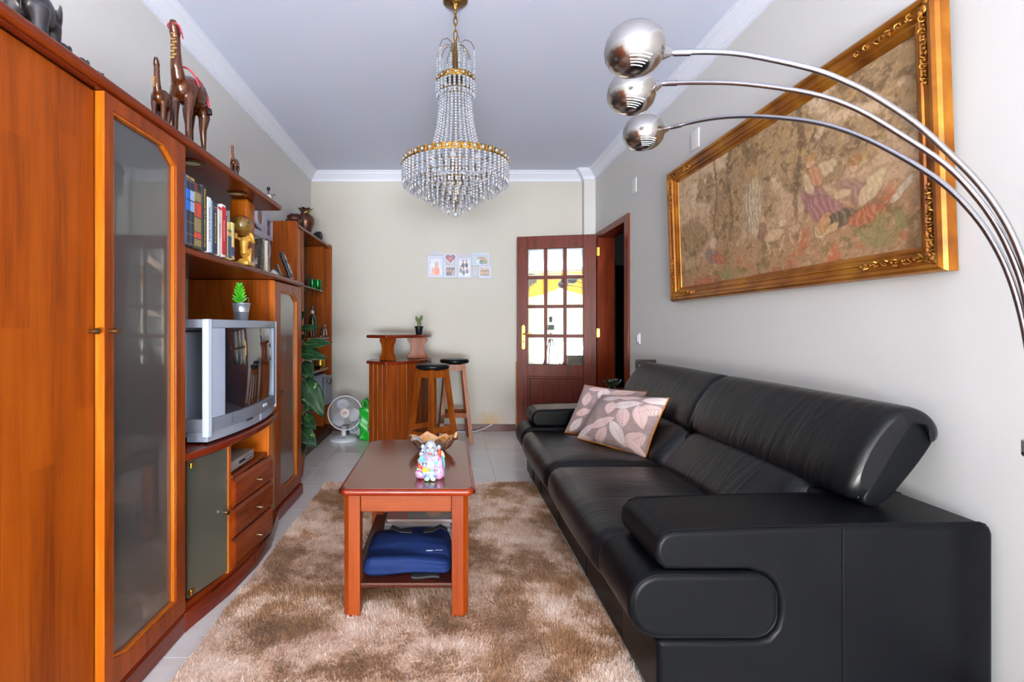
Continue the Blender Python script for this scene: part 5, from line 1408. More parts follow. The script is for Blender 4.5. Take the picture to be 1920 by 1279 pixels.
MB().tube([(.162 * math.cos(2 * PI * k / 48), .162 * math.sin(2 * PI * k / 48), 0) for k in range(48)], .0065, 8, closed=True).xf(Mf).build('grille_ring', WHITEPL, fan)
gw = MB()
for k in range(72):
    a = 2 * PI * k / 72; s = a + .12
    gw.tube([(.046 * math.cos(a), .046 * math.sin(a), .040), (.11 * math.cos(s), .11 * math.sin(s), .036), (.160 * math.cos(s), .160 * math.sin(s), .002)], .0013, 4)
    gw.tube([(.05 * math.cos(a), .05 * math.sin(a), -.035), (.11 * math.cos(a), .11 * math.sin(a), -.038), (.168 * math.cos(a), .168 * math.sin(a), -.002)], .0013, 4)
for r in (.075, .105, .137): gw.tube([(r * math.cos(2 * PI * k / 40), r * math.sin(2 * PI * k / 40), .0375 if r < .12 else .025) for k in range(40)], .0013, 4, closed=True)
g = gw.xf(Mf).build('grille_wires', mat('white_wire', '#c4c3c2', .4), fan); g['kind'] = 'stuff'
FANB = mat('fan_blade_white', '#c8cbd9', .35)
for k in range(3):
    a0 = rad(100 + 120 * k); V = []; F = []
    for i in range(9):
        r = .028 + .112 * i / 8
        for j in range(7):
            sp = 1.55 * math.sin(PI * (.16 + .78 * i / 8)) ** .7 * (j / 6 - .5); a = a0 + sp + .15 * i / 8
            V.append((r * math.cos(a), r * math.sin(a), .002 + .020 * (j / 6 - .5)))
    for i in range(8):
        for j in range(6):
            q = i * 7 + j; F.append((q, q + 1, q + 8, q + 7))
    o = MB().add(V, F).xf(Mf).build('blade', FANB, fan); o.modifiers.new('solid', 'SOLIDIFY').thickness = .002
hub = MB().lathe([(.040, .030), (.045, .038), (.045, .046), (.040, .050), (0, .051)], 28).xf(Mf).build('hub', mat('hub_cream', '#d8cfc6', .4), fan)
REDP = mat('red_print', '#b3261f', .5)
MB().tube([(.019 * math.cos(2 * PI * k / 28) * math.cos(.5) - .009 * math.sin(2 * PI * k / 28) * math.sin(.5), .019 * math.cos(2 * PI * k / 28) * math.sin(.5) + .009 * math.sin(2 * PI * k / 28) * math.cos(.5), .0515) for k in range(28)], .0016, 5, closed=True).xf(Mf).build('hub_emblem', REDP, hub)
for q in (-.008, 0, .008): MB().tube([(q - .004, q * .5 - .004, .052), (q + .004, q * .5 + .005, .052)], .0015, 5).xf(Mf).build('hub_emblem', REDP, hub)
ht = thing('fan_heater', 'small grey fan heater with vents on the floor behind the desk fan', 'heater', (-.91, 5.14, 0))
MB().prism([(-.99, 0), (-.845, 0), (-.862, .19), (-.90, .205), (-.985, .20)], 'XZ', 5.08, 5.22, bevel=.012, seg=3).build('body', mat('heater_grey', '#a8aeb8', .45), ht, wn=True)
MB().tube([(-.935 + .042 * math.cos(2 * PI * k / 28), 5.078, .115 + .055 * math.sin(2 * PI * k / 28)) for k in range(28)], .003, 6, closed=True).build('vent_ring', mat('heater_dark', '#5d636d', .5), ht)
for k in range(6): box('vent_slat', mat('heater_slat', '#4a5058', .5), ht, -.968, -.902, 5.0775, 5.0805, .075 + .014 * k, .081 + .014 * k)
MB().tube([(-1.0, 5.13, .03), (-1.005, 5.085, .006), (-.96, 5.07, .006), (-.90, 5.066, .006), (-.86, 5.068, .006), (-.80, 5.075, .006)], .004, 6).build('cord', BLACKPL, ht)
MB().tube([(fx + .03, fy + .07, .215), (fx + .055, fy + .09, .17), (fx + .075, fy + .115, .10), (fx + .10, fy + .145, .04), (fx + .13, fy + .15, .006), (fx + .16, fy + .14, .006)], .0038, 8).build('cord', mat('cream_cord', '#cfc9bc', .5), fan)

BAGG = NT('green_plastic_bag')
BAGG.set(col=lin('#12b02a'), rough=.35, trans=.12); BAGG = BAGG.m
gbg = thing('plastic_bag', 'bright green plastic shopping bag standing against the side of the bar', 'bag', (-.80, 4.98, 0))
def crinkle(v): return Vector((v.x + .008 * math.sin(v.z * 40 + v.y * 20), v.y + .008 * math.sin(v.z * 33 + v.x * 30), v.z * (1 + .06 * math.sin(v.x * 30))))
MB().rbox((-.80, 4.98, .165), (.115, .16, .325), .025, k=3, m=(6, 6, 12), disp=crinkle).build('bag_body', BAGG, gbg)
for dy in (-.04, .045): MB().tube([(-.825, 4.98 + dy, .325), (-.822, 4.98 + dy, .375), (-.80, 4.98 + dy, .392), (-.778, 4.98 + dy, .37), (-.775, 4.98 + dy, .325)], [.012, .010, .010, .010, .012], 8).build('bag_handle', BAGG, gbg)
BLUEP = mat('blue_print', '#123a6a', .5)
MB().ball((-.762, 4.896, .10), (.018, .004, .022), 12).build('printed_mark', BLUEP, gbg); MB().rbox((-.84, 4.897, .19), (.012, .003, .07), .002, k=1).build('printed_mark', mat('teal_print', '#2f9a7a', .5), gbg)
pk = box('wooden_plank', PINE, None, .722, .752, 5.345, 5.370, 0, .735, .003)
tag(pk, 'narrow pale pine plank standing against the wall behind the door edge', 'plank')
cb = MB().tube([(-.35, 5.30, .006), (0.0, 5.33, .006), (.20, 5.31, .006), (.30, 5.31, .012), (.38, 5.335, .035), (.44, 5.36, .058), (.475, 5.366, .074)], .005, 8).build('white_cable', WHITEPL, None)
tag(cb, 'white cable running along the dark skirting behind the stools', 'cable')

# ---------------------------------------------------------------- switch plates on the wall
sw = thing('light_switch', 'white light switch on the wall next to the doorway', 'switch', (1.545, 4.10, 1.01))
MB().rbox((1.5435, 4.10, 1.010), (.009, .075, .088), .003, k=2, m=(1, 1, 1)).build('plate', WHITEPL, sw); MB().rbox((1.538, 4.10, 1.012), (.008, .026, .052), .003, k=2).build('rocker', WHITEPL, sw)
for (y, L_) in ((4.19, 'white blank cover plate high on the wall above the doorway corner'), (3.16, 'white blank cover plate high on the wall beside the tapestry frame')):
    cp = MB().rbox((1.5445, y, 2.27), (.008, .10, .12), .003, k=2, m=(1, 1, 1)).build('cover_plate', mat('painted_plate', '#dfdedb', .5), None); tag(cp, L_, 'cover plate')

# ---------------------------------------------------------------- framed tapestry
AW, AH, PY0, PZ0 = 1.885, .862, 3.415, 1.272
def TP(a, b, d): return (XR - .004 - d - .030 * b / AH, PY0 - a, PZ0 + b)
tpf = thing('framed_tapestry', 'large gilt framed pastoral tapestry hanging over the black sofa', 'picture', (XR - .02, PY0 - AW / 2, PZ0))
def gilt():
    t = NT('gilt_frame'); v = t.coords((1, 1, 1))
    f = t.noise(v, 6, 3, .5)
    t.set(col=t.ramp(f, [(.30, lin('#6e380c')), (.5, lin('#9a5c16')), (.70, lin('#b87c24'))]), rough=.3, metal=.55, spec=.5)
    t.bump(t.noise(v, 160, 3), .1, .003)
    return t.m
GILT = gilt(); GILTD = mat('gilt_dark_carving', '#b97d2c', .3, .65, bump=(90, .4), vary=(40, '#7a4716'))
prof = [(0, 0), (0, .030), (.006, .040), (.016, .046), (.028, .044), (.034, .036), (.038, .034), (.056, .033), (.060, .038), (.066, .037), (.071, .028), (.076, .026), (.084, .027), (.090, .020), (.098, .014), (.103, .012), (.106, .003), (.106, 0)]
def rail(i, scale):
    c0 = [(0, 0), (AW, 0), (AW, AH), (0, AH)]; nx = [(1, 1), (-1, 1), (-1, -1), (1, -1)]
    a, b = i, (i + 1) % 4; V = []; n = len(prof)
    for c in (a, b):
        for (ins, d) in prof: V.append(TP(c0[c][0] + nx[c][0] * ins, c0[c][1] + nx[c][1] * ins * .86, d))
    F = [(k, k + 1, n + k + 1, n + k) for k in range(n - 1)] + [(n - 1, 0, n, 2 * n - 1)]
    return MB().add(V, F).build('frame_rail', GILT, tpf, angle=24, fix=True)
for i in range(4): rail(i, 1)
def spiral(cx_, cy_, r, turns, dirn, ph=0):
    return [TP(cx_ + r * (1 - k / 22) * math.cos(ph + dirn * 2 * PI * turns * k / 20), cy_ + r * (1 - k / 22) * math.sin(ph + dirn * 2 * PI * turns * k / 20), .037 + .006 * math.sin(k)) for k in range(21)]
for (ca, cb_, sa, sb) in ((0, 0, 1, 1), (AW, 0, -1, 1), (AW, AH, -1, -1), (0, AH, 1, -1)):
    b = MB()
    for k in range(7):
        q = .045 + .042 * k
        for (u_, v_) in ((q, .047), (.047, q * .86)):
            b.tube(spiral(ca + sa * u_, cb_ + sb * v_, .015 - .0006 * k, 1.3, sa * sb * (1 if k % 2 else -1), k * 1.7), [.0042 * (1 - i / 26) for i in range(21)], 6)
            b.ball(TP(ca + sa * (u_ + (.018 if v_ < .05 else 0)), cb_ + sb * (v_ + (.018 if v_ > .05 else 0)), .036), .0062, 8)
    for k in range(3): b.ball(TP(ca + sa * (.03 + .012 * k), cb_ + sb * (.03 + .012 * k), .040), (.008, .012, .010), 8)
    o = b.build('corner_carving', GILTD, tpf); o['kind'] = 'stuff'
TAP = attr_mat('woven_tapestry', .85, (500, .35), spec=.1)
def tapestry(u, v):
    A = 2.2
    u = u + .008 * (vnoise(u, v, 26, 201, A) - .5) + .005 * (vnoise(u, v, 60, 202, A) - .5); v = v + .016 * (vnoise(u, v, 26, 203, A) - .5) + .010 * (vnoise(u, v, 60, 204, A) - .5)
    sky = fbm(u, v, 4, 1, 4, A)
    img = np.ones(u.shape + (3,)) * np.array(lin('#b99a7d')[:3])
    img = lerp(img, '#cbb091', sstep(.5, .75, v + .25 * (sky - .5)) * .8)
    cl = sstep(.50, .62, fbm(u, v, 6, 21, 4, A)) * sstep(.45, .8, v); img = lerp(img, '#d8c3a6', cl * .6)
    # tree masses
    tree = np.zeros_like(u)
    for (cx_, cy_, rx, ry, w) in ((.45, .80, .12, .30, 1), (.33, .55, .10, .35, .8), (.56, .86, .12, .22, .9), (.66, .75, .09, .3, .8), (.80, .62, .14, .18, .7), (.98, .8, .08, .3, .6), (.10, .42, .12, .2, .7), (.21, .8, .09, .15, .6), (.88, .92, .12, .12, .8), (.5, .5, .1, .2, .6)):
        tree = np.maximum(tree, w * ell(u, v, cx_, cy_, rx, ry, 0, .55))
    ln_ = fbm(u, v, 16, 33, 4, A)
    tm = sstep(.32, .55, tree * (.45 + ln_))
    img = lerp(img, '#8d7253', tm * .75); img = lerp(img, '#a98a62', tm * sstep(.5, .62, fbm(u, v, 24, 44, 3, A)) * .8); img = lerp(img, '#6b5640', tm * sstep(.54, .66, fbm(u, v, 20, 55, 3, A)) * .7)
    # trunks
    for (x0, x1, w) in ((.335, .36, .012), (.46, .44, .016), (.655, .67, .009), (.70, .69, .006), (.25, .27, .006)):
        c = x0 + (x1 - x0) * v + .012 * np.sin(v * 9 + x0 * 30)
        img = lerp(img, '#6f5a45', (1 - sstep(.6, 1.2, np.abs(u - c) / w)) * sstep(.25, .35, v) * .75)
    # ground
    g = sstep(.30, .16, v + .10 * (fbm(u, v, 5, 71, 3, A) - .5) - .09 * u)
    img = lerp(img, '#a07a5a', g * .8); img = lerp(img, '#b0684a', g * sstep(.47, .62, fbm(u, v, 7, 81, 4, A)) * .85); img = lerp(img, '#7c6a48', g * sstep(.55, .68, fbm(u, v, 14, 91, 4, A)) * .8)
    # ruined tower, fountain
    img = lerp(img, '#9c7f62', ((u > .10) & (u < .155) & (v > .38) & (v < .60 + .02 * np.sin(u * 300))) * .7)
    fo = ell(u, v, .47, .50, .045, .20, 0, .4); img = lerp(img, '#c9b79f', fo * (.35 + .5 * (np.sin(u * 420 + 6 * vnoise(u, v, 12, 5)) > 0)))
    img = lerp(img, '#b08c66', ell(u, v, .47, .74, .04, .06, 0, .3) * .8)
    # small dabs of woven foliage everywhere
    for (f_, sd_, c_, lo, al_) in ((34, 301, '#7a6248', .62, .35), (46, 302, '#caa983', .64, .35), (70, 303, '#6c5642', .66, .30), (28, 304, '#94785a', .62, .3)):
        img = lerp(img, c_, sstep(lo, lo + .08, vnoise(u, v, f_, sd_, A) * .6 + .4 * vnoise(u, v, f_ * 2, sd_ + 50, A)) * al_)
    # generic seated company: folds of cloth, heads, animals
    def fig(parts):
        nonlocal img
        for (c, cx_, cy_, rx, ry, a) in parts:
            m = ell(u, v, cx_, cy_, rx, ry, a, .18) * .86
            img = lerp(img, '#6a4c3c', ell(u, v, cx_, cy_, rx * 1.12, ry * 1.12, a, .12) * .45)
            img = lerp(img, c, m * .92)
            fo_ = .5 + .5 * np.sin((u - cx_) * 330 + (v - cy_) * 60 + 9 * vnoise(u, v, 16, 7, A))
            img = lerp(img, '#e6cdb8', m * sstep(.55, .95, fo_) * .13); img = lerp(img, '#5f4034', m * sstep(.4, .05, fo_) * .17)
    fig([('#96696a', .725, .37, .038, .13, 14), ('#9c6e6c', .75, .32, .045, .10, 30), ('#c7ae8c', .755, .55, .035, .05, -30), ('#c7ae8c', .70, .50, .016, .07, 10), ('#c08663', .725, .53, .022, .06, 10), ('#d2a888', .712, .625, .013, .030, 0), ('#b98a55', .713, .655, .016, .020, 0), ('#c9b294', .735, .20, .022, .05, 0)])
    fig([('#9c776a', .845, .36, .035, .09, 24), ('#c9b18b', .885, .36, .026, .09, -20), ('#c4ab86', .805, .375, .030, .022, -20), ('#d0a585', .842, .50, .014, .03, 0), ('#9f7446', .845, .53, .018, .024, 0), ('#5f5746', .80, .24, .05, .045, 18), ('#c9a77c', .765, .20, .035, .018, 48), ('#bb8a5a', .745, .24, .02, .06, -12), ('#b06a4a', .87, .22, .05, .04, 25), ('#c5b59c', .955, .30, .012, .06, -25)])
    fig([('#c9a986', .56, .255, .045, .040, 12), ('#d3b592', .60, .32, .014, .025, 0), ('#c3a27e', .535, .18, .006, .06, 10), ('#c3a27e', .59, .17, .006, .06, -14), ('#8f6a58', .51, .30, .018, .06, 0), ('#cfa88a', .513, .385, .010, .02, 0), ('#b89c7c', .645, .26, .024, .026, 0), ('#b89c7c', .665, .31, .009, .02, 0), ('#b89c7c', .63, .20, .005, .045, 8), ('#b89c7c', .665, .20, .005, .045, -8)])
    fig([('#85756f', .235, .22, .035, .07, 30), ('#a9644c', .27, .19, .03, .06, 40), ('#cdb397', .24, .33, .022, .05, 0), ('#c79e80', .24, .40, .009, .022, 0), ('#a9866a', .28, .30, .02, .05, 0), ('#b59a7a', .06, .20, .03, .05, 0), ('#b59a7a', .10, .22, .015, .05, 0), ('#9c7a63', .295, .62, .016, .09, 0)])
    # foreground leaves
    for (cx_, cy_, a, L_, W_) in ((.9, .14, 80, .08, .03), (.87, .10, 130, .06, .03), (.93, .09, 40, .06, .03), (.95, .16, 100, .05, .02), (.33, .06, 70, .06, .03), (.36, .05, 20, .06, .02), (.29, .06, 150, .05, .02)):
        m, rib, ve = leafmask(u * 1.0, v * .45 + .0, cx_, cy_ * .45, a, L_ * .6, W_ * .6); img = lerp(img, '#8f8259', m * .8); img = lerp(img, '#5e5438', m * rib * .5)
    grain = .86 + .28 * vnoise(u, v, 150, 8, A)
    return img * grain[..., None] * np.array([1.0, .98, .95])
picture('tapestry', TAP, tpf, lambda s, t: TP(.098 + (AW - .196) * s, .084 + (AH - .168) * t, .008), 460, 210, tapestry)
MB().box(XR - .030, XR - .001, PY0 - AW * .52, PY0 - AW * .48, PZ0 + AH - .1, PZ0 + AH - .05).build('hanger', BLACKPL, tpf)

# ---------------------------------------------------------------- photo collages
LILAC = mat('lilac_white_frame', '#c3c6da', .45)
PHOTO = attr_mat('photo_print', .3, spec=.5)
def people(seed, bgc, cols, heads):
    def fn(u, v):
        img = np.ones(u.shape + (3,)) * np.array(lin(bgc)[:3]); img = img * (.85 + .3 * fbm(u, v, 4, seed)[..., None])
        for (cx_, cy_, r, col, hair) in heads:
            img = lerp(img, col, ell(u, v, cx_, cy_ - r * 2.6, r * 1.7, r * 1.9, 0, .2)); img = lerp(img, hair, ell(u, v, cx_, cy_ + r * .25, r * 1.05, r * 1.15, 0, .2)); img = lerp(img, '#c59a86', ell(u, v, cx_, cy_ - r * .1, r * .75, r * .95, 0, .2))
        return img
    return fn
FZ = lambda y: 1.1 + (V0 - (450 + y / 12)) / 176.4
FXx = lambda x: (780 + x / 12 - U0) / 176.4
wf = thing('wall_photo_collage', 'lilac white multi photo frame with heart and love lettering on the back wall', 'photo frame', (.125, YB - .012, FZ(700)))
YW = YB - .002
def pframe(name, x0, x1, y0, y1, px0, px1, py0, py1, fn, d=.016, holes=True):
    X0, X1, Z0, Z1 = FXx(x0), FXx(x1), FZ(y1), FZ(y0); a, b, c, e = FXx(px0), FXx(px1), FZ(py1), FZ(py0)
    f = MB().prism([(X0, Z0), (X1, Z0), (X1, Z1), (X0, Z1)], 'XZ', YW - d, YW, bevel=.002, holes=[[(a, c), (b, c), (b, e), (a, e)]]).build(name, LILAC, wf, wn=True)
    picture('photo', PHOTO, f, lambda s, t: (a - .003 + (b - a + .006) * s, YW - .006, c - .003 + (e - c + .006) * t), 36, 44, fn)
    return f
pframe('frame', 258, 618, 360, 850, 310, 590, 418, 798, people(1, '#c9ccd8', 0, [(.55, .62, .14, '#d9836f', '#b9a6b5'), (.25, .3, .12, '#d9a196', '#d8b4a6')]))
pframe('frame', 622, 922, 575, 852, 680, 872, 618, 805, people(2, '#6f6a66', 0, [(.2, .6, .13, '#3a3540', '#241c1c'), (.5, .62, .13, '#51585f', '#2c2320'), (.85, .6, .13, '#b98a92', '#3a2a26')]))
pframe('frame', 926, 1250, 405, 856, 962, 1206, 456, 810, people(3, '#d5d8e0', 0, [(.4, .88, .08, '#3c4052', '#332c2c'), (.7, .88, .08, '#34384a', '#2c2626'), (.2, .55, .08, '#77777f', '#4a4040'), (.45, .42, .08, '#4a4a58', '#6e5a50'), (.75, .5, .08, '#6a5a78', '#43383a')]))
pframe('frame', 1254, 1650, 298, 578, 1302, 1604, 345, 542, people(4, '#a9bfc4', 0, [(.4, .6, .12, '#c9dbe2', '#8c7a66'), (.62, .6, .13, '#4c7a82', '#7c5a3c'), (.8, .55, .12, '#8a8f6a', '#a8845c')]))
pframe('frame', 1408, 1690, 582, 868, 1448, 1640, 628, 806, people(5, '#bfae94', 0, [(.28, .45, .2, '#8a7c6a', '#3c342e'), (.72, .45, .2, '#8a7c6a', '#332c28')]))
hx0, hz0 = FXx(775), FZ(420)
def heart(k, n=40): return [(hx0 + k * .0008 * 16 * math.sin(t_) ** 3, hz0 + k * .00082 * (13 * math.cos(t_) - 5 * math.cos(2 * t_) - 2 * math.cos(3 * t_) - math.cos(4 * t_))) for t_ in [2 * PI * i / n for i in range(n)]]
hf = MB().prism(heart(5.6), 'XZ', YW - .018, YW - .001, bevel=.002, holes=[heart(4.0)]).build('heart_frame', LILAC, wf, wn=True)
hp = MB().prism(heart(4.15), 'XZ', YW - .007, YW - .002); hp.build('backing', mat('heart_backing', '#8a5060', .4), hf)
picture('photo', PHOTO, hf, lambda s, t: (hx0 - .030 + .06 * s, YW - .0075, hz0 - .030 + .055 * t), 30, 30, people(6, '#9a6a78', 0, [(.5, .62, .22, '#a0506a', '#3c2228')]))
tr = [(300, 352), (600, 352), (585, 335), (545, 325), (500, 285), (448, 255), (400, 285), (350, 322), (315, 335)]
MB().prism([(FXx(x), FZ(y)) for x, y in tr][::-1], 'XZ', YW - .012, YW - .002, bevel=.0015, holes=[[(FXx(440), FZ(340)), (FXx(380), FZ(340)), (FXx(410), FZ(310))], [(FXx(530), FZ(340)), (FXx(470), FZ(340)), (FXx(500), FZ(310))]]).build('crest', LILAC, wf)
MB().box(FXx(618), FXx(660), YW - .01, YW - .002, FZ(590), FZ(440)).build('joining_bar', LILAC, wf); MB().box(FXx(890), FXx(930), YW - .01, YW - .002, FZ(590), FZ(440)).build('joining_bar', LILAC, wf)
text('lettering', 'Love', LILAC, wf, .095, frame_mat((FXx(1095), YW - .008, FZ(348)), (1, 0, 0), (0, 0, 1)), .005, sx=.80)
text('lettering', '&', LILAC, wf, .135, frame_mat((FXx(1322), YW - .008, FZ(735)), (1, 0, 0), (0, 0, 1)), .005, sx=.85)

wl = thing('hanging_photo_collage', 'white multi photo frame with heart seen edge-on behind the overhead shelf end', 'photo frame', (XL + .01, 3.88, 1.68))
def LP(y, z, d): return (XL + .003 + d, y, z)
def lframe(y0, y1, z0, z1, m_, seed):
    f = MB().prism([(y0, z0), (y1, z0), (y1, z1), (y0, z1)], 'YZ', XL + .003, XL + .024, bevel=.003, holes=[[(y0 + m_, z0 + m_), (y1 - m_, z0 + m_), (y1 - m_, z1 - m_), (y0 + m_, z1 - m_)]]).build('frame', LILAC, wl, wn=True)
    picture('photo', PHOTO, f, lambda s, t: (XL + .010, y1 - m_ + .002 - (y1 - y0 - 2 * m_ + .004) * s, z0 + m_ - .002 + (z1 - z0 - 2 * m_ + .004) * t), 24, 30, people(seed, '#8a7f86', 0, [(.5, .55, .2, '#7a5a66', '#3c2c2c')]))
lframe(3.98, 4.16, 1.80, 1.99, .035, 7); lframe(3.70, 3.965, 1.79, 2.02, .05, 8)
for (cy_, cz_, ry_, rz_, nm) in ((4.05, 1.715, .055, .082, 'oval_frame'), (3.82, 1.93, .09, .085, 'heart_frame')):
    V = [(cy_ + ry_ * math.cos(2 * PI * k / 32), cz_ + rz_ * math.sin(2 * PI * k / 32)) for k in range(32)]; W = [(cy_ + .68 * ry_ * math.cos(2 * PI * k / 32), cz_ + .68 * rz_ * math.sin(2 * PI * k / 32)) for k in range(32)]
    x0_ = XL + (.003 if nm[0] == 'o' else .0245)
    f = MB().prism(V, 'YZ', x0_, x0_ + .02, bevel=.003, holes=[W]).build(nm, LILAC, wl, wn=True)
    MB().prism([(y * 1, z) for y, z in W], 'YZ', x0_ + .003, x0_ + .006).build('photo', mat('sepia_photo', '#8f6a58', .35), f)

# ---------------------------------------------------------------- things beyond and behind the sofa
sd = thing('side_table', 'small reddish wood side table in the gap between sofa and doorway', 'table', (1.30, 4.02, 0))
MB().box(1.12, 1.49, 3.84, 4.20, .575, .60, .006).build('tabletop', W_JAMB, sd)
for (x, y) in ((1.14, 3.86), (1.47, 3.86), (1.14, 4.18), (1.47, 4.18)): MB().box(x - .016, x + .016, y - .016, y + .016, 0, .575, .003).build('leg', W_JAMB, sd)
GRG = NT('green_tinted_glass'); GRG.set(col=lin('#9fd0a8'), rough=.02, trans=1.0, ior=1.45); GRG = GRG.m
gd = thing('glass_bowl', 'wavy green and clear glass bowl on the side table behind the pillows', 'bowl', (1.30, 4.0, .60))
b = MB(); V = []; F = []; n = 36
for (r, z) in ((.022, .602), (.026, .604), (.020, .612), (.03, .625), (.048, .65), (.068, .676), (.066, .678), (.046, .655), (.02, .624), (.0, .62)):
    for k in range(n):
        a = 2 * PI * k / n; w = 1 + .10 * math.cos(5 * a) * max(0, (z - .62) / .05)
        V.append((1.30 + r * w * math.cos(a), 4.0 + r * w * math.sin(a), z + .012 * math.cos(5 * a) * max(0, (z - .64) / .035)))
for i in range(9):
    for k in range(n): F.append((i * n + k, i * n + (k + 1) % n, (i + 1) * n + (k + 1) % n, (i + 1) * n + k))
b.add(V, F).build('bowl', GRG, gd)
for k, (dx, dy, c_) in enumerate(((-.02, 0, '#1d7a33'), (.018, .01, '#35161c'), (.0, -.02, '#3b1a24'), (.03, -.005, '#2a1014'))):
    fr = thing('glass_bead', ['green glass bead in the wavy glass bowl', 'darkest maroon glass bead deep in the wavy glass bowl', 'maroon glass bead at the front of the wavy glass bowl', 'near black glass bead at the wall side of the wavy bowl'][k], 'bead', (1.30 + dx, 4.0 + dy, .655))
    MB().ball((1.30 + dx, 4.0 + dy, .672 + .004 * k), (.020, .018, .015), 14).build('bead', mat('bead_glass', c_, .05, coat=1.0), fr)
bf = thing('black_photo_frame', 'black photo frame with a blue picture, peeking up behind the sofa headrest', 'photo frame', (1.46, 3.69, .555))
Mb = Matrix.Translation((1.452, 3.695, .556)) @ Matrix.Rotation(rad(-14), 4, 'Z') @ Matrix.Rotation(rad(-10), 4, 'X')
MB().prism([(-.072, 0), (.072, 0), (.072, .31), (-.072, .31)], 'XZ', -.008, .008, bevel=.002, holes=[[(-.048, .03), (.048, .03), (.048, .272), (-.048, .272)]]).xf(Mb).build('frame', BLACKPL, bf, wn=True)
picture('photo', PHOTO, bf, lambda s, t: Mb @ Vector((-.049 + .098 * s, -.002, .029 + .244 * t)), 12, 24, lambda u, v: lerp(lerp(np.ones(u.shape + (3,)) * np.array(lin('#4d93b5')[:3]), '#8fd0ea', sstep(.5, 1, v)), '#2a4a5a', ell(u, v, .5, .3, .25, .25)))
# ---------------------------------------------------------------- crystal chandelier
ch = thing('chandelier', 'tiered crystal chandelier with gilt rings hanging from the ceiling', 'chandelier', (.040, 2.55, ZC))
CX0, CY0 = .040, 2.55
def crystal_mat():
    t = NT('cut_crystal'); t.n.remove(t.b)
    g = t.new('ShaderNodeBsdfGlass'); g.inputs['Roughness'].default_value = .02; g.inputs['IOR'].default_value = 1.35; g.inputs[0].default_value = (1, 1, 1, 1)
    tr = t.new('ShaderNodeBsdfTransparent'); tr.inputs[0].default_value = (.97, .98, 1, 1)
    d = t.new('ShaderNodeBsdfTranslucent'); d.inputs[0].default_value = (.85, .88, .95, 1)
    df = t.new('ShaderNodeBsdfDiffuse'); df.inputs[0].default_value = (.85, .88, .95, 1)
    gl = t.new('ShaderNodeBsdfGlossy'); gl.inputs['Roughness'].default_value = .05
    def mx(f, a, b):
        m = t.new('ShaderNodeMixShader'); m.inputs[0].default_value = f; t.link(a, m.inputs[1]); t.link(b, m.inputs[2]); return m.outputs[0]
    s = mx(.5, d.outputs[0], df.outputs[0]); s = mx(.48, g.outputs[0], s); s = mx(.20, s, gl.outputs[0]); s = mx(.15, s, tr.outputs[0])
    t.link(s, t.out.inputs[0])
    return t.m
CRY = crystal_mat()
def bead(b, c, r, h, n=6):
    """a faceted bead"""
    c = Vector(c); V = [c + Vector((0, 0, h))]
    for zz, rr in ((.45, 1.0), (-.45, 1.0)):
        for k in range(n):
            a = 2 * PI * (k + (.5 if zz < 0 else 0)) / n; V.append(c + Vector((rr * r * math.cos(a), rr * r * math.sin(a), zz * h)))
    V.append(c - Vector((0, 0, h)))
    F = [(0, 1 + k, 1 + (k + 1) % n) for k in range(n)]
    F += [(1 + k, n + 1 + k, 1 + (k + 1) % n) for k in range(n)] + [(n + 1 + k, n + 1 + (k + 1) % n, 1 + (k + 1) % n) for k in range(n)]
    F += [(2 * n + 1, n + 1 + (k + 1) % n, n + 1 + k) for k in range(n)]
    b.add(V, F)
def strand_mesh(pts, r=.0062, drop=True):
    r *= 1.16
    b = MB()
    for i, p in enumerate(pts[:-1] if drop else pts): bead(b, p, r, r * 1.05)
    if drop: p = Vector(pts[-1]); bead(b, p + Vector((0, 0, -.007)), r * .72, .013, 5)
    for i in range(len(pts) - 1): b.tube([pts[i], pts[i + 1]], .0006, 3, cap=False)
    return b.mesh('crystal_strand', CRY, smooth=False)
def ring_of(mesh, n, ph=0.0, r=0.0, z=0.0, name='crystal_strand'):
    for k in range(n):
        o = bpy.data.objects.new(name, mesh); C.objects.link(o); o.parent = ch
        a = 2 * PI * (k + ph) / n
        o.rotation_euler = (0, 0, a); o.location = (r * math.cos(a), r * math.sin(a), z - ZC)
def band(name, r, z, h, t_=.0025, m=GOLDBRASS, n=56):
    return MB().lathe([(r, z - h / 2), (r + t_, z - h / 2), (r + t_ * 1.6, z - h * .3), (r + t_, z), (r + t_ * 1.6, z + h * .3), (r + t_, z + h / 2), (r, z + h / 2), (r, z - h / 2)], n, (CX0, CY0, 0), cap=False).build(name, m, ch, fix=True)
def studs(r, z, n, s):
    b = MB(); c_ = MB()
    for k in range(n):
        a = 2 * PI * k / n; b.ball((CX0 + r * math.cos(a), CY0 + r * math.sin(a), z), s, 8)
        a2 = a + PI / n
        for q in (-.5, .5): c_.ball((CX0 + r * math.cos(a2) , CY0 + r * math.sin(a2), z + q * s), s * .55, 6)
        c_.ball((CX0 + r * math.cos(a2), CY0 + r * math.sin(a2), z + s * 1.3), s * .5, 6)
    o = b.build('crystal_studs', CRY, ch); o['kind'] = 'stuff'
    o = c_.build('ring_filigree', GOLDBRASS, ch); o['kind'] = 'stuff'
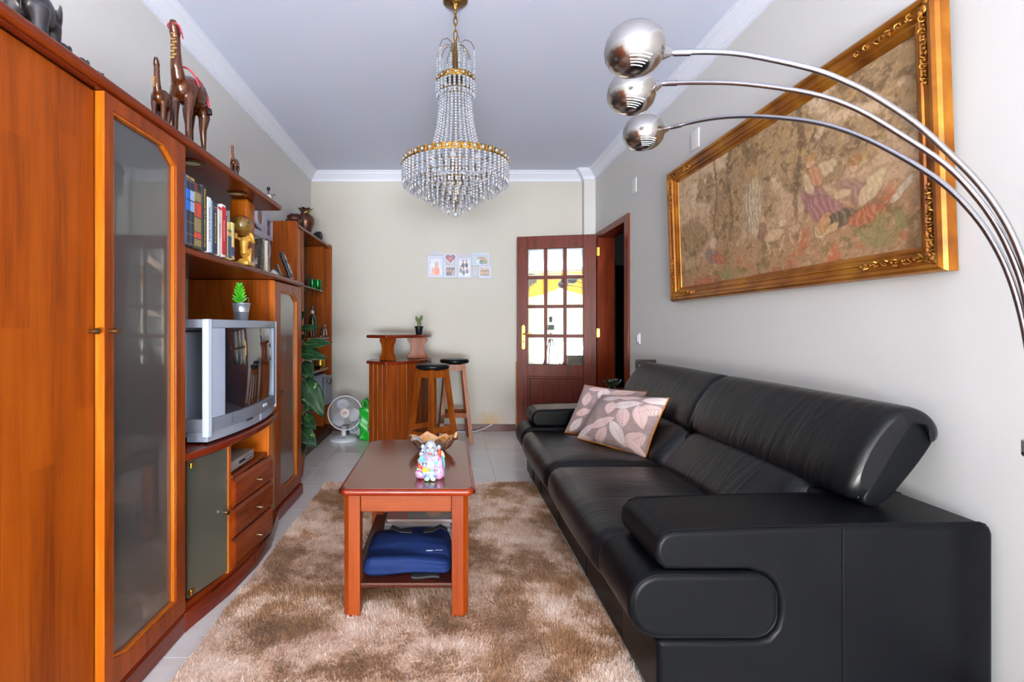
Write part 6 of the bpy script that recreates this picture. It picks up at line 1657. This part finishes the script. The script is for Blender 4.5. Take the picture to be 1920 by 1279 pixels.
# stem, chain and canopy
MB().lathe([(.06, ZC), (.062, ZC - .006), (.05, ZC - .014), (.022, ZC - .022), (.012, ZC - .035), (.006, ZC - .045), (0, ZC - .046)], 24, (CX0, CY0, 0)).build('canopy', GOLDBRASS, ch)
MB().tube([(CX0, CY0, ZC - .04), (CX0, CY0, 2.655)], .006, 10).build('upper_rod', GOLDBRASS, ch)
for k, (zc, L) in enumerate(((2.640, .022), (2.608, .022), (2.573, .024))):
    ax = k % 2
    MB().tube([(CX0 + (.009 * math.cos(a) if ax == 0 else 0), CY0 + (.009 * math.cos(a) if ax else 0), zc + L * math.sin(a)) for a in [2 * PI * q / 18 for q in range(18)]], .003, 6, closed=True).build('chain_link', GOLDBRASS, ch)
MB().lathe([(.004, 2.556), (.010, 2.552), (.006, 2.54), (.0085, 2.53), (.0085, 2.40), (.014, 2.385), (.0085, 2.37), (.0065, 2.355), (.0055, 2.30), (.0055, 1.93), (.012, 1.92), (.012, 1.90), (.004, 1.88)], 14, (CX0, CY0, 0)).build('stem', GOLDBRASS, ch)
# fountain of bent arms with hanging strands
fs = strand_mesh([(0, 0, -.004 - .0135 * k) for k in range(8)], .0052)
for k in range(12):
    a = 2 * PI * (k + .3) / 12; tall = (.066 if k % 2 else .042); R_ = .098 if k % 2 else .066
    hz = 2.455 + tall * 1.0
    pts = [(CX0 + q * math.cos(a), CY0 + q * math.sin(a), z) for q, z in ((.012, 2.372), (.013, hz - .03), (.024, hz + .006), (R_ * .55, hz + .016), (R_ * .85, hz - .002), (R_, hz - .03), (R_ * 1.01, hz - .045))]
    MB().tube(pts, .0019, 6).build('fountain_arm', OLDBRASS, ch)
    o = bpy.data.objects.new('crystal_strand', fs); C.objects.link(o); o.parent = ch; o.location = (pts[-1][0] - CX0, pts[-1][1] - CY0, pts[-1][2] - ZC)
# crown ring, neck
band('crown_ring', .093, 2.342, .026); studs(.0965, 2.342, 16, .0075)
ring_of(strand_mesh([(.096, 0, -.012 - .0135 * k) for k in range(5)], .006), 26, .25, 0, 2.332)
for (r_, z_) in ((.072, 2.285), (.058, 2.262)): MB().tube([(CX0 + r_ * math.cos(2 * PI * k / 36), CY0 + r_ * math.sin(2 * PI * k / 36), z_) for k in range(36)], .0022, 6, closed=True).build('neck_hoop', GOLDBRASS, ch)
MB().lathe([(.03, 2.355), (.05, 2.348), (.052, 2.343), (.01, 2.33)], 20, (CX0, CY0, 0)).build('crown_cup', OLDBRASS, ch)
neck = []
for k in range(25):
    q = k / 24; neck.append((.078 + .012 * q + .048 * q ** 2.4, 0, -.335 * q))
ring_of(strand_mesh(neck, .0060, drop=False), 28, 0, 0, 2.272)
# big ring and the tiers below it
band('main_ring', .262, 1.925, .028, .003, n=80); studs(.2670, 1.925, 40, .0100)
for k in range(6):
    a = 2 * PI * k / 6 + .2
    MB().tube([(CX0 + .01 * math.cos(a), CY0 + .01 * math.sin(a), 1.90), (CX0 + .14 * math.cos(a), CY0 + .14 * math.sin(a), 1.862), (CX0 + .258 * math.cos(a), CY0 + .258 * math.sin(a), 1.912)], .003, 6).build('ring_spoke', OLDBRASS, ch)
tiers = [(.264, 1.912, 54, 7), (.226, 1.882, 42, 7), (.187, 1.852, 34, 6), (.148, 1.822, 27, 6), (.110, 1.790, 20, 5), (.072, 1.762, 13, 5), (.036, 1.735, 7, 4)]
for i, (r_, z_, n_, nb) in enumerate(tiers):
    if i: MB().tube([(CX0 + r_ * math.cos(2 * PI * k / 48), CY0 + r_ * math.sin(2 * PI * k / 48), z_) for k in range(48)], .0026, 6, closed=True).build('tier_ring', GOLDBRASS, ch)
    ring_of(strand_mesh([(0, 0, -.008 - .0132 * k) for k in range(nb)], .0060), n_, .5 * (i % 2), r_, z_)
# bulbs and sockets inside
for k in range(6):
    a = 2 * PI * (k + .4) / 6; x, y = CX0 + .13 * math.cos(a), CY0 + .13 * math.sin(a)
    so_ = MB().lathe([(.010, 1.865), (.013, 1.868), (.013, 1.895), (.010, 1.897)], 12, (x, y, 0)).build('lamp_socket', OLDBRASS, ch)
    MB().lathe([(.008, 1.897), (.016, 1.912), (.017, 1.925), (.010, 1.945), (0, 1.955)], 14, (x, y, 0)).build('bulb', mat('frosted_bulb', '#d9dde6', .3, trans=.3), so_)
MB().lathe([(.05, 1.862), (.052, 1.858), (.03, 1.846), (0, 1.842)], 24, (CX0, CY0, 0)).build('lower_dish', GOLDBRASS, ch)
MB().ball((CX0, CY0, 1.667), .015, 12).build('bottom_ball', CRY, ch, smooth=False)
MB().tube([(CX0, CY0, 1.85), (CX0, CY0, 1.68)], .0025, 6).build('lower_rod', OLDBRASS, ch)

# ---------------------------------------------------------------- three-armed arc lamp
al = thing('arc_floor_lamp', 'brushed steel arc floor lamp with three dome heads reaching over the sofa', 'lamp', (1.40, 1.20, 0))
MB().lathe([(.155, 0), (.16, .005), (.16, .025), (.155, .032), (.03, .036), (0, .036)], 40, (1.40, 1.20, 0)).build('base', STEEL, al)
MB().tube([(1.40, 1.20, .03), (1.40, 1.20, .80)], .021, 16).build('pole', STEEL, al)
MB().tube([(1.40, 1.20, .795), (1.40, 1.20, .83)], .028, 16).build('collar', STEEL, al)
pts1 = [(.613, 1.377, 1.846), (.70, 1.357, 1.838), (.790, 1.337, 1.819), (.935, 1.304, 1.766), (1.017, 1.286, 1.721), (1.074, 1.273, 1.680), (1.155, 1.255, 1.609), (1.216, 1.241, 1.538), (1.276, 1.228, 1.462), (1.321, 1.218, 1.387), (1.357, 1.210, 1.302), (1.382, 1.204, 1.205), (1.393, 1.201, 1.08), (1.396, 1.200, .95), (1.397, 1.20, .82)]
pts2 = [(.721, 1.696, 1.917), (.82, 1.624, 1.885), (.917, 1.553, 1.846), (1.046, 1.459, 1.774), (1.130, 1.398, 1.702), (1.208, 1.341, 1.605), (1.270, 1.295, 1.518), (1.313, 1.264, 1.434), (1.346, 1.240, 1.347), (1.371, 1.224, 1.255), (1.385, 1.214, 1.17), (1.395, 1.210, 1.05), (1.399, 1.208, .95), (1.400, 1.207, .82)]
pts3 = [(.891, 2.021, 1.898), (.975, 1.886, 1.876), (1.056, 1.756, 1.832), (1.150, 1.604, 1.752), (1.214, 1.501, 1.670), (1.270, 1.410, 1.571), (1.313, 1.340, 1.478), (1.343, 1.292, 1.387), (1.362, 1.262, 1.308), (1.377, 1.240, 1.222), (1.390, 1.225, 1.12), (1.399, 1.214, 1.0), (1.404, 1.207, .9), (1.404, 1.204, .82)]
def smooth_path(P_, k=4):
    P_ = [Vector(p) for p in P_]; out = []
    for i in range(len(P_) - 1):
        p0, p1, p2, p3 = P_[max(0, i - 1)], P_[i], P_[i + 1], P_[min(len(P_) - 1, i + 2)]
        for j in range(k):
            t = j / k; out.append(.5 * ((2 * p1) + (p2 - p0) * t + (2 * p0 - 5 * p1 + 4 * p2 - p3) * t * t + (3 * p1 - p0 - 3 * p2 + p3) * t ** 3))
    return out + [P_[-1]]
LAMPM = NT('brushed_dome_steel')
vv_ = LAMPM.coords((1, 1, 30)); LAMPM.set(col=lin('#b7b2ad'), metal=1.0, rough=.2); LAMPM.bump(LAMPM.noise(vv_, 20, 3), .03, .002); LAMPM = LAMPM.m
WHITEIN = mat('lamp_inner_white', '#e6e6ea', .5)
for pts, hc, tilt_ in ((pts1, (.513, 1.392, 1.862), 6), (pts2, (.622, 1.715, 1.892), 10), (pts3, (.787, 2.035, 1.880), 4)):
    arm = MB().tube(smooth_path(pts), .0072, 10).build('arm', CHROME, al)
    p0 = Vector(pts[0]); d = (p0 - Vector(pts[1])).normalized(); c = Vector(hc)
    MB().tube([p0 - d * .045, p0 - d * .001], .0090, 12).build('arm_sleeve', CHROME, arm)
    # ribbed swivel and cone
    R_ = .080; q = c + (p0 - c).normalized() * (R_ * .90)
    MB().tube([p0, p0 + (q - p0) * .12, p0 + (q - p0) * .15, q], [.006, .006, .009, .024], 14).build('swivel_cone', CHROME, arm)
    # dome: a bowl open upwards, slots near the bottom
    ax = Vector((-(p0 - c).y, (p0 - c).x, 0)).normalized()
    M3 = Matrix.Rotation(rad(tilt_), 3, ax)
    hp_ = [(.0, -.066), (.022, -.0645), (.044, -.058), (.062, -.046), (.075, -.027), (.080, -.004), (.0775, .020), (.069, .041), (.058, .053), (.055, .0535), (.066, .039), (.0745, .018), (.077, -.004), (.072, -.026), (.059, -.044), (.042, -.055), (.0, -.063)]
    MB().lathe(hp_, 48, c, M3).build('lamp_head', LAMPM, arm)
    toc = math.atan2(-c.y, -c.x)
    for k in range(5):
        z_ = (-.040, -.0465, -.052, -.0565, -.060)[k]
        r_ = next(p[0] + (q[0] - p[0]) * (z_ - p[1]) / (q[1] - p[1]) for p, q in zip(hp_, hp_[1:]) if p[1] <= z_ <= q[1]) + .0006
        b = MB(); sl = []
        for j in range(9):
            a = toc + rad(20) + (j / 8 - .5) * (.95 - .03 * k); sl.append(c + M3 @ Vector((r_ * math.cos(a), r_ * math.sin(a), z_)))
        b.tube(sl, .0016, 5).build('vent_slot', WHITEIN, al)
    MB().ball(c + Vector((0, 0, .005)), (.028, .028, .036), 14).build('bulb', WHITEIN, al)
kn = MB().tube([(1.392, 1.2, .80), (1.365, 1.2, .80)], .0055, 12).build('clamp_knob', CHROME, al)

# ---------------------------------------------------------------- porcelain figure group on the coffee table
TT = .5012
pf_ = thing('porcelain_figurine', 'painted porcelain laughing seated man with children climbing on him, on the coffee table', 'figurine', (-.068, 2.01, TT))
bx, by = -.068, 2.015
PINKP = NT('pink_porcelain')
vP = PINKP.coords(); fP = PINKP.noise(vP, 75, 2); fQ = PINKP.noise(vP, 110, 2)
PINKP.set(col=PINKP.mix(PINKP.ramp(fQ, [(.60, (0, 0, 0, 1)), (.63, (1, 1, 1, 1))]), PINKP.ramp(fP, [(.36, lin('#b02a72')), (.41, lin('#c78fb2')), (.60, lin('#cba0bd')), (.68, lin('#7a70b4'))]), lin('#3f62b0')), rough=.12, coat=.5); PINKP = PINKP.m
def por(name, col, **k): return mat(name, col, .14, coat=.25, **k)
TURQ = por('turquoise_porcelain', '#2ba3a8', vary=(60, '#7fd0cf')); REDC = por('red_porcelain', '#cf3a22'); GRNC = por('green_porcelain', '#53b873', vary=(60, '#d8efe0')); YELC = por('yellow_porcelain', '#d9b52c'); LILC = por('lilac_porcelain', '#c9a3cd', vary=(70, '#e3c9e2')); BLUC = por('blue_porcelain', '#3f5fa8', vary=(60, '#a9b9dd')); PALEY = por('pale_yellow_porcelain', '#dfe0b0')
HAIRC = por('black_hair_porcelain', '#15161c'); LIPC = por('lip_red_porcelain', '#a8242a'); BLUSH = por('blush_porcelain', '#e0b9b4')
b = MB()
b.lathe([(.046, .0), (.056, .004), (.059, .02), (.054, .05), (.046, .08), (.036, .098), (.02, .108), (0, .11)], 28, (bx, by + .008, TT), sx=1.0, sy=.62)
b.ball((bx - .036, by - .012, TT + .022), (.026, .026, .022), 14); b.ball((bx + .034, by - .014, TT + .030), (.022, .026, .032), 14); b.ball((bx + .034, by - .008, TT + .06), (.018, .022, .024), 12)
remesh(b.build('robe', PINKP, pf_), .0025, 2)
MB().ball((bx + .040, by + .022, TT + .045), (.020, .024, .045), 14).build('robe_side', TURQ, pf_); MB().ball((bx + .036, by + .03, TT + .075), (.022, .018, .03), 12).build('robe_lining', PALEY, pf_)
b = MB(); b.ball((bx - .001, by - .016, TT + .054), (.029, .025, .028), 18); b.ball((bx - .003, by - .010, TT + .082), (.031, .022, .024), 18)
b.tube([(bx - .026, by - .008, TT + .09), (bx - .042, by - .014, TT + .072), (bx - .030, by - .034, TT + .060)], [.012, .010, .007], 10)
b.ball((bx - .013, by - .031, TT + .086), (.012, .006, .010), 10); b.ball((bx + .013, by - .031, TT + .086), (.012, .006, .010), 10)
remesh(b.build('belly', WHITECER, pf_), .0022, 2)
MB().ball((bx - .013, by - .0375, TT + .088), (.0035, .0012, .0055), 8).build('painted_flower', por('magenta_porcelain', '#c83c8e'), pf_)
MB().ball((bx - .008, by - .0405, TT + .059), (.004, .0012, .004), 8).build('painted_leaf', GRNC, pf_)
MB().rbox((bx + .000, by - .036, TT + .032), (.034, .010, .012), .004, k=2).build('sash', GRNC, pf_); MB().ball((bx + .004, by - .034, TT + .022), (.024, .012, .014), 12).build('trousers', BLUC, pf_)
b = MB(); hcx, hcy, hcz = bx + .001, by - .010, TT + .124
b.ball((hcx, hcy, hcz), (.0235, .023, .029), 22); b.ball((hcx - .001, hcy - .006, hcz - .016), (.0195, .018, .016), 16)
for s in (-1, 1): b.ball((hcx + s * .0235, hcy + .002, hcz - .010), (.0045, .007, .015), 10)
b.ball((hcx - .002, hcy - .0245, hcz - .006), (.0048, .005, .0065), 10)
for s in (-1, 1): b.ball((hcx - .001 + s * .0105, hcy - .0195, hcz - .009), (.007, .005, .006), 10)
hm = remesh(b.build('head', WHITECER, pf_), .0018, 2)
for s in (-1, 1):
    MB().tube([(hcx - .001 + s * .005, hcy - .0225, hcz + .002), (hcx - .001 + s * .010, hcy - .0225, hcz + .004), (hcx - .001 + s * .0145, hcy - .0195, hcz + .001)], .0014, 5).build('eye', HAIRC, hm)
    MB().tube([(hcx - .001 + s * .004, hcy - .0222, hcz + .008), (hcx - .001 + s * .010, hcy - .0215, hcz + .0115), (hcx - .001 + s * .016, hcy - .018, hcz + .008)], .0007, 5).build('eyebrow', mat('brow_grey', '#8b8f9a', .4), hm)
MB().ball((hcx - .0015, hcy - .0255, hcz - .0195), (.0085, .003, .0042), 12).build('mouth', LIPC, hm)
MB().ball((hcx - .0015, hcy - .0272, hcz - .0178), (.006, .0022, .0014), 10).build('teeth', WHITECER, hm)
for s, m in ((-1, 0), (1, 1)): MB().ball((bx - .004 + s * .012 + .004, by - .040, TT + .008), (.011, .014, .008), 12).build('shoe', GRNC, pf_)
MB().rbox((bx - .008, by - .036, TT + .022), (.018, .012, .034), .006, k=3).build('trouser_leg', WHITECER, pf_)
def child(x, z, y, m, yaw, low, s=1.0):
    k = MB()
    k.ball((x, y, z), (.0105 * s, .010 * s, .015 * s), 12)
    k.tube([(x, y, z + .006), (x + .012 * yaw, y - .006, z + .002), (x + .019 * yaw, y - .012, z + .004)], [.0055, .005, .003], 8)
    o = k.build('child_figure', m, pf_)
    MB().ball((x, y - .002, z + .0215 * s), (.0092 * s, .009 * s, .0098 * s), 14).build('head', WHITECER, o)
    for q in (-1, 1): MB().ball((x + q * .007, y, z + .0275 * s), (.0035, .004, .0035), 8).build('hair_tuft', HAIRC, o)
    for q in (-1, 1): MB().ball((x + q * .0032, y - .0105, z + .0225), (.0011, .0008, .0011), 6).build('eye', HAIRC, o)
    MB().ball((x, y - .0108, z + .0178), (.0015, .0008, .0008), 6).build('mouth', LIPC, o)
    if low: MB().ball((x, y, z - .014 * s), (.0105, .010, .009), 10).build('trousers', low, o)
child(bx + .034, TT + .101, by + .002, REDC, -1, REDC); child(bx + .022, TT + .082, by - .022, LILC, -1, TURQ)
child(bx - .035, TT + .078, by - .016, TURQ, 1, TURQ); child(bx - .029, TT + .104, by - .002, BLUC, 1, WHITECER); child(bx - .022, TT + .040, by - .034, YELC, 1, BLUC, .9)
MB().ball((bx - .041, by - .022, TT + .052), (.009, .008, .010), 10).build('peach', REDC, pf_); MB().ball((bx - .046, by - .024, TT + .042), (.008, .006, .005), 10).build('peach_leaf', GRNC, pf_)

# ---------------------------------------------------------------- ceramic leaf bowl
lb = thing('ceramic_bowl', 'rustic brown ceramic leaf bowl with jagged yellow rim behind the porcelain figure', 'bowl', (-.070, 2.46, TT))
BARK = mat('brown_glazed_bark', '#4a2f22', .25, coat=.4, vary=(45, '#7d6250'), bump=(70, .9)); GLAZE = mat('honey_glaze', '#a8641c', .18, coat=.5, vary=(28, '#d3a43a')); RIMC = mat('peach_rim', '#cf9a6c', .3); GRG2 = mat('green_glaze', '#2f7a35', .15, coat=.5)
n = 72
def rimz(a): return .062 + .016 * max(0, math.sin(a * 4.0 + .6)) ** 3 + .010 * max(0, math.sin(a * 7 + 1.1)) ** 4 + .004 * math.sin(a * 13) + .006 * math.cos(a * 2)
def rimr(a): return 1 + .05 * math.sin(a * 3 + .5) + .035 * math.sin(a * 7 + 1.1) + .10 * max(0, math.cos(a - PI)) ** 12
def bowlsurf(prof, name, m):
    V = []; F = []
    for (r, q, off) in prof:
        for k in range(n):
            a = 2 * PI * k / n; w = 1 + (rimr(a) - 1) * q + (.012 * math.sin(a * 19 + q * 9) * (off == 0) if q < .95 else 0)
            V.append((-.070 + (r * w - off) * 1.02 * math.cos(a), 2.46 + (r * w - off) * .78 * math.sin(a), TT + rimz(a) * q + (.0 if off == 0 else .004 * (1 - q))))
    for i in range(len(prof) - 1):
        for k in range(n): F.append((i * n + k, i * n + (k + 1) % n, (i + 1) * n + (k + 1) % n, (i + 1) * n + k))
    return MB().add(V, F).build(name, m, lb, angle=60)
bowlsurf([(.0, 0, 0), (.045, 0, 0), (.062, .08, 0), (.085, .38, 0), (.098, .68, 0), (.108, 1.0, 0)], 'outer_shell', BARK)
bowlsurf([(.108, 1.0, 0), (.108, 1.0, .006), (.099, .80, .006)], 'rim', RIMC)
bowlsurf([(.099, .80, .0058), (.093, .62, .006), (.080, .36, .006), (.055, .16, .006), (.0, .12, 0.001)], 'inner_glaze', GLAZE)
MB().ball((-.060, 2.455, TT + .014), (.05, .035, .006), 20).build('glaze_pool', GRG2, lb)
MB().tube([(-.172, 2.45, TT + .062), (-.150, 2.445, TT + .060), (-.120, 2.44, TT + .045)], [.012, .013, .008], 10).build('twig_handle', mat('grey_glaze', '#7d8590', .3), lb)
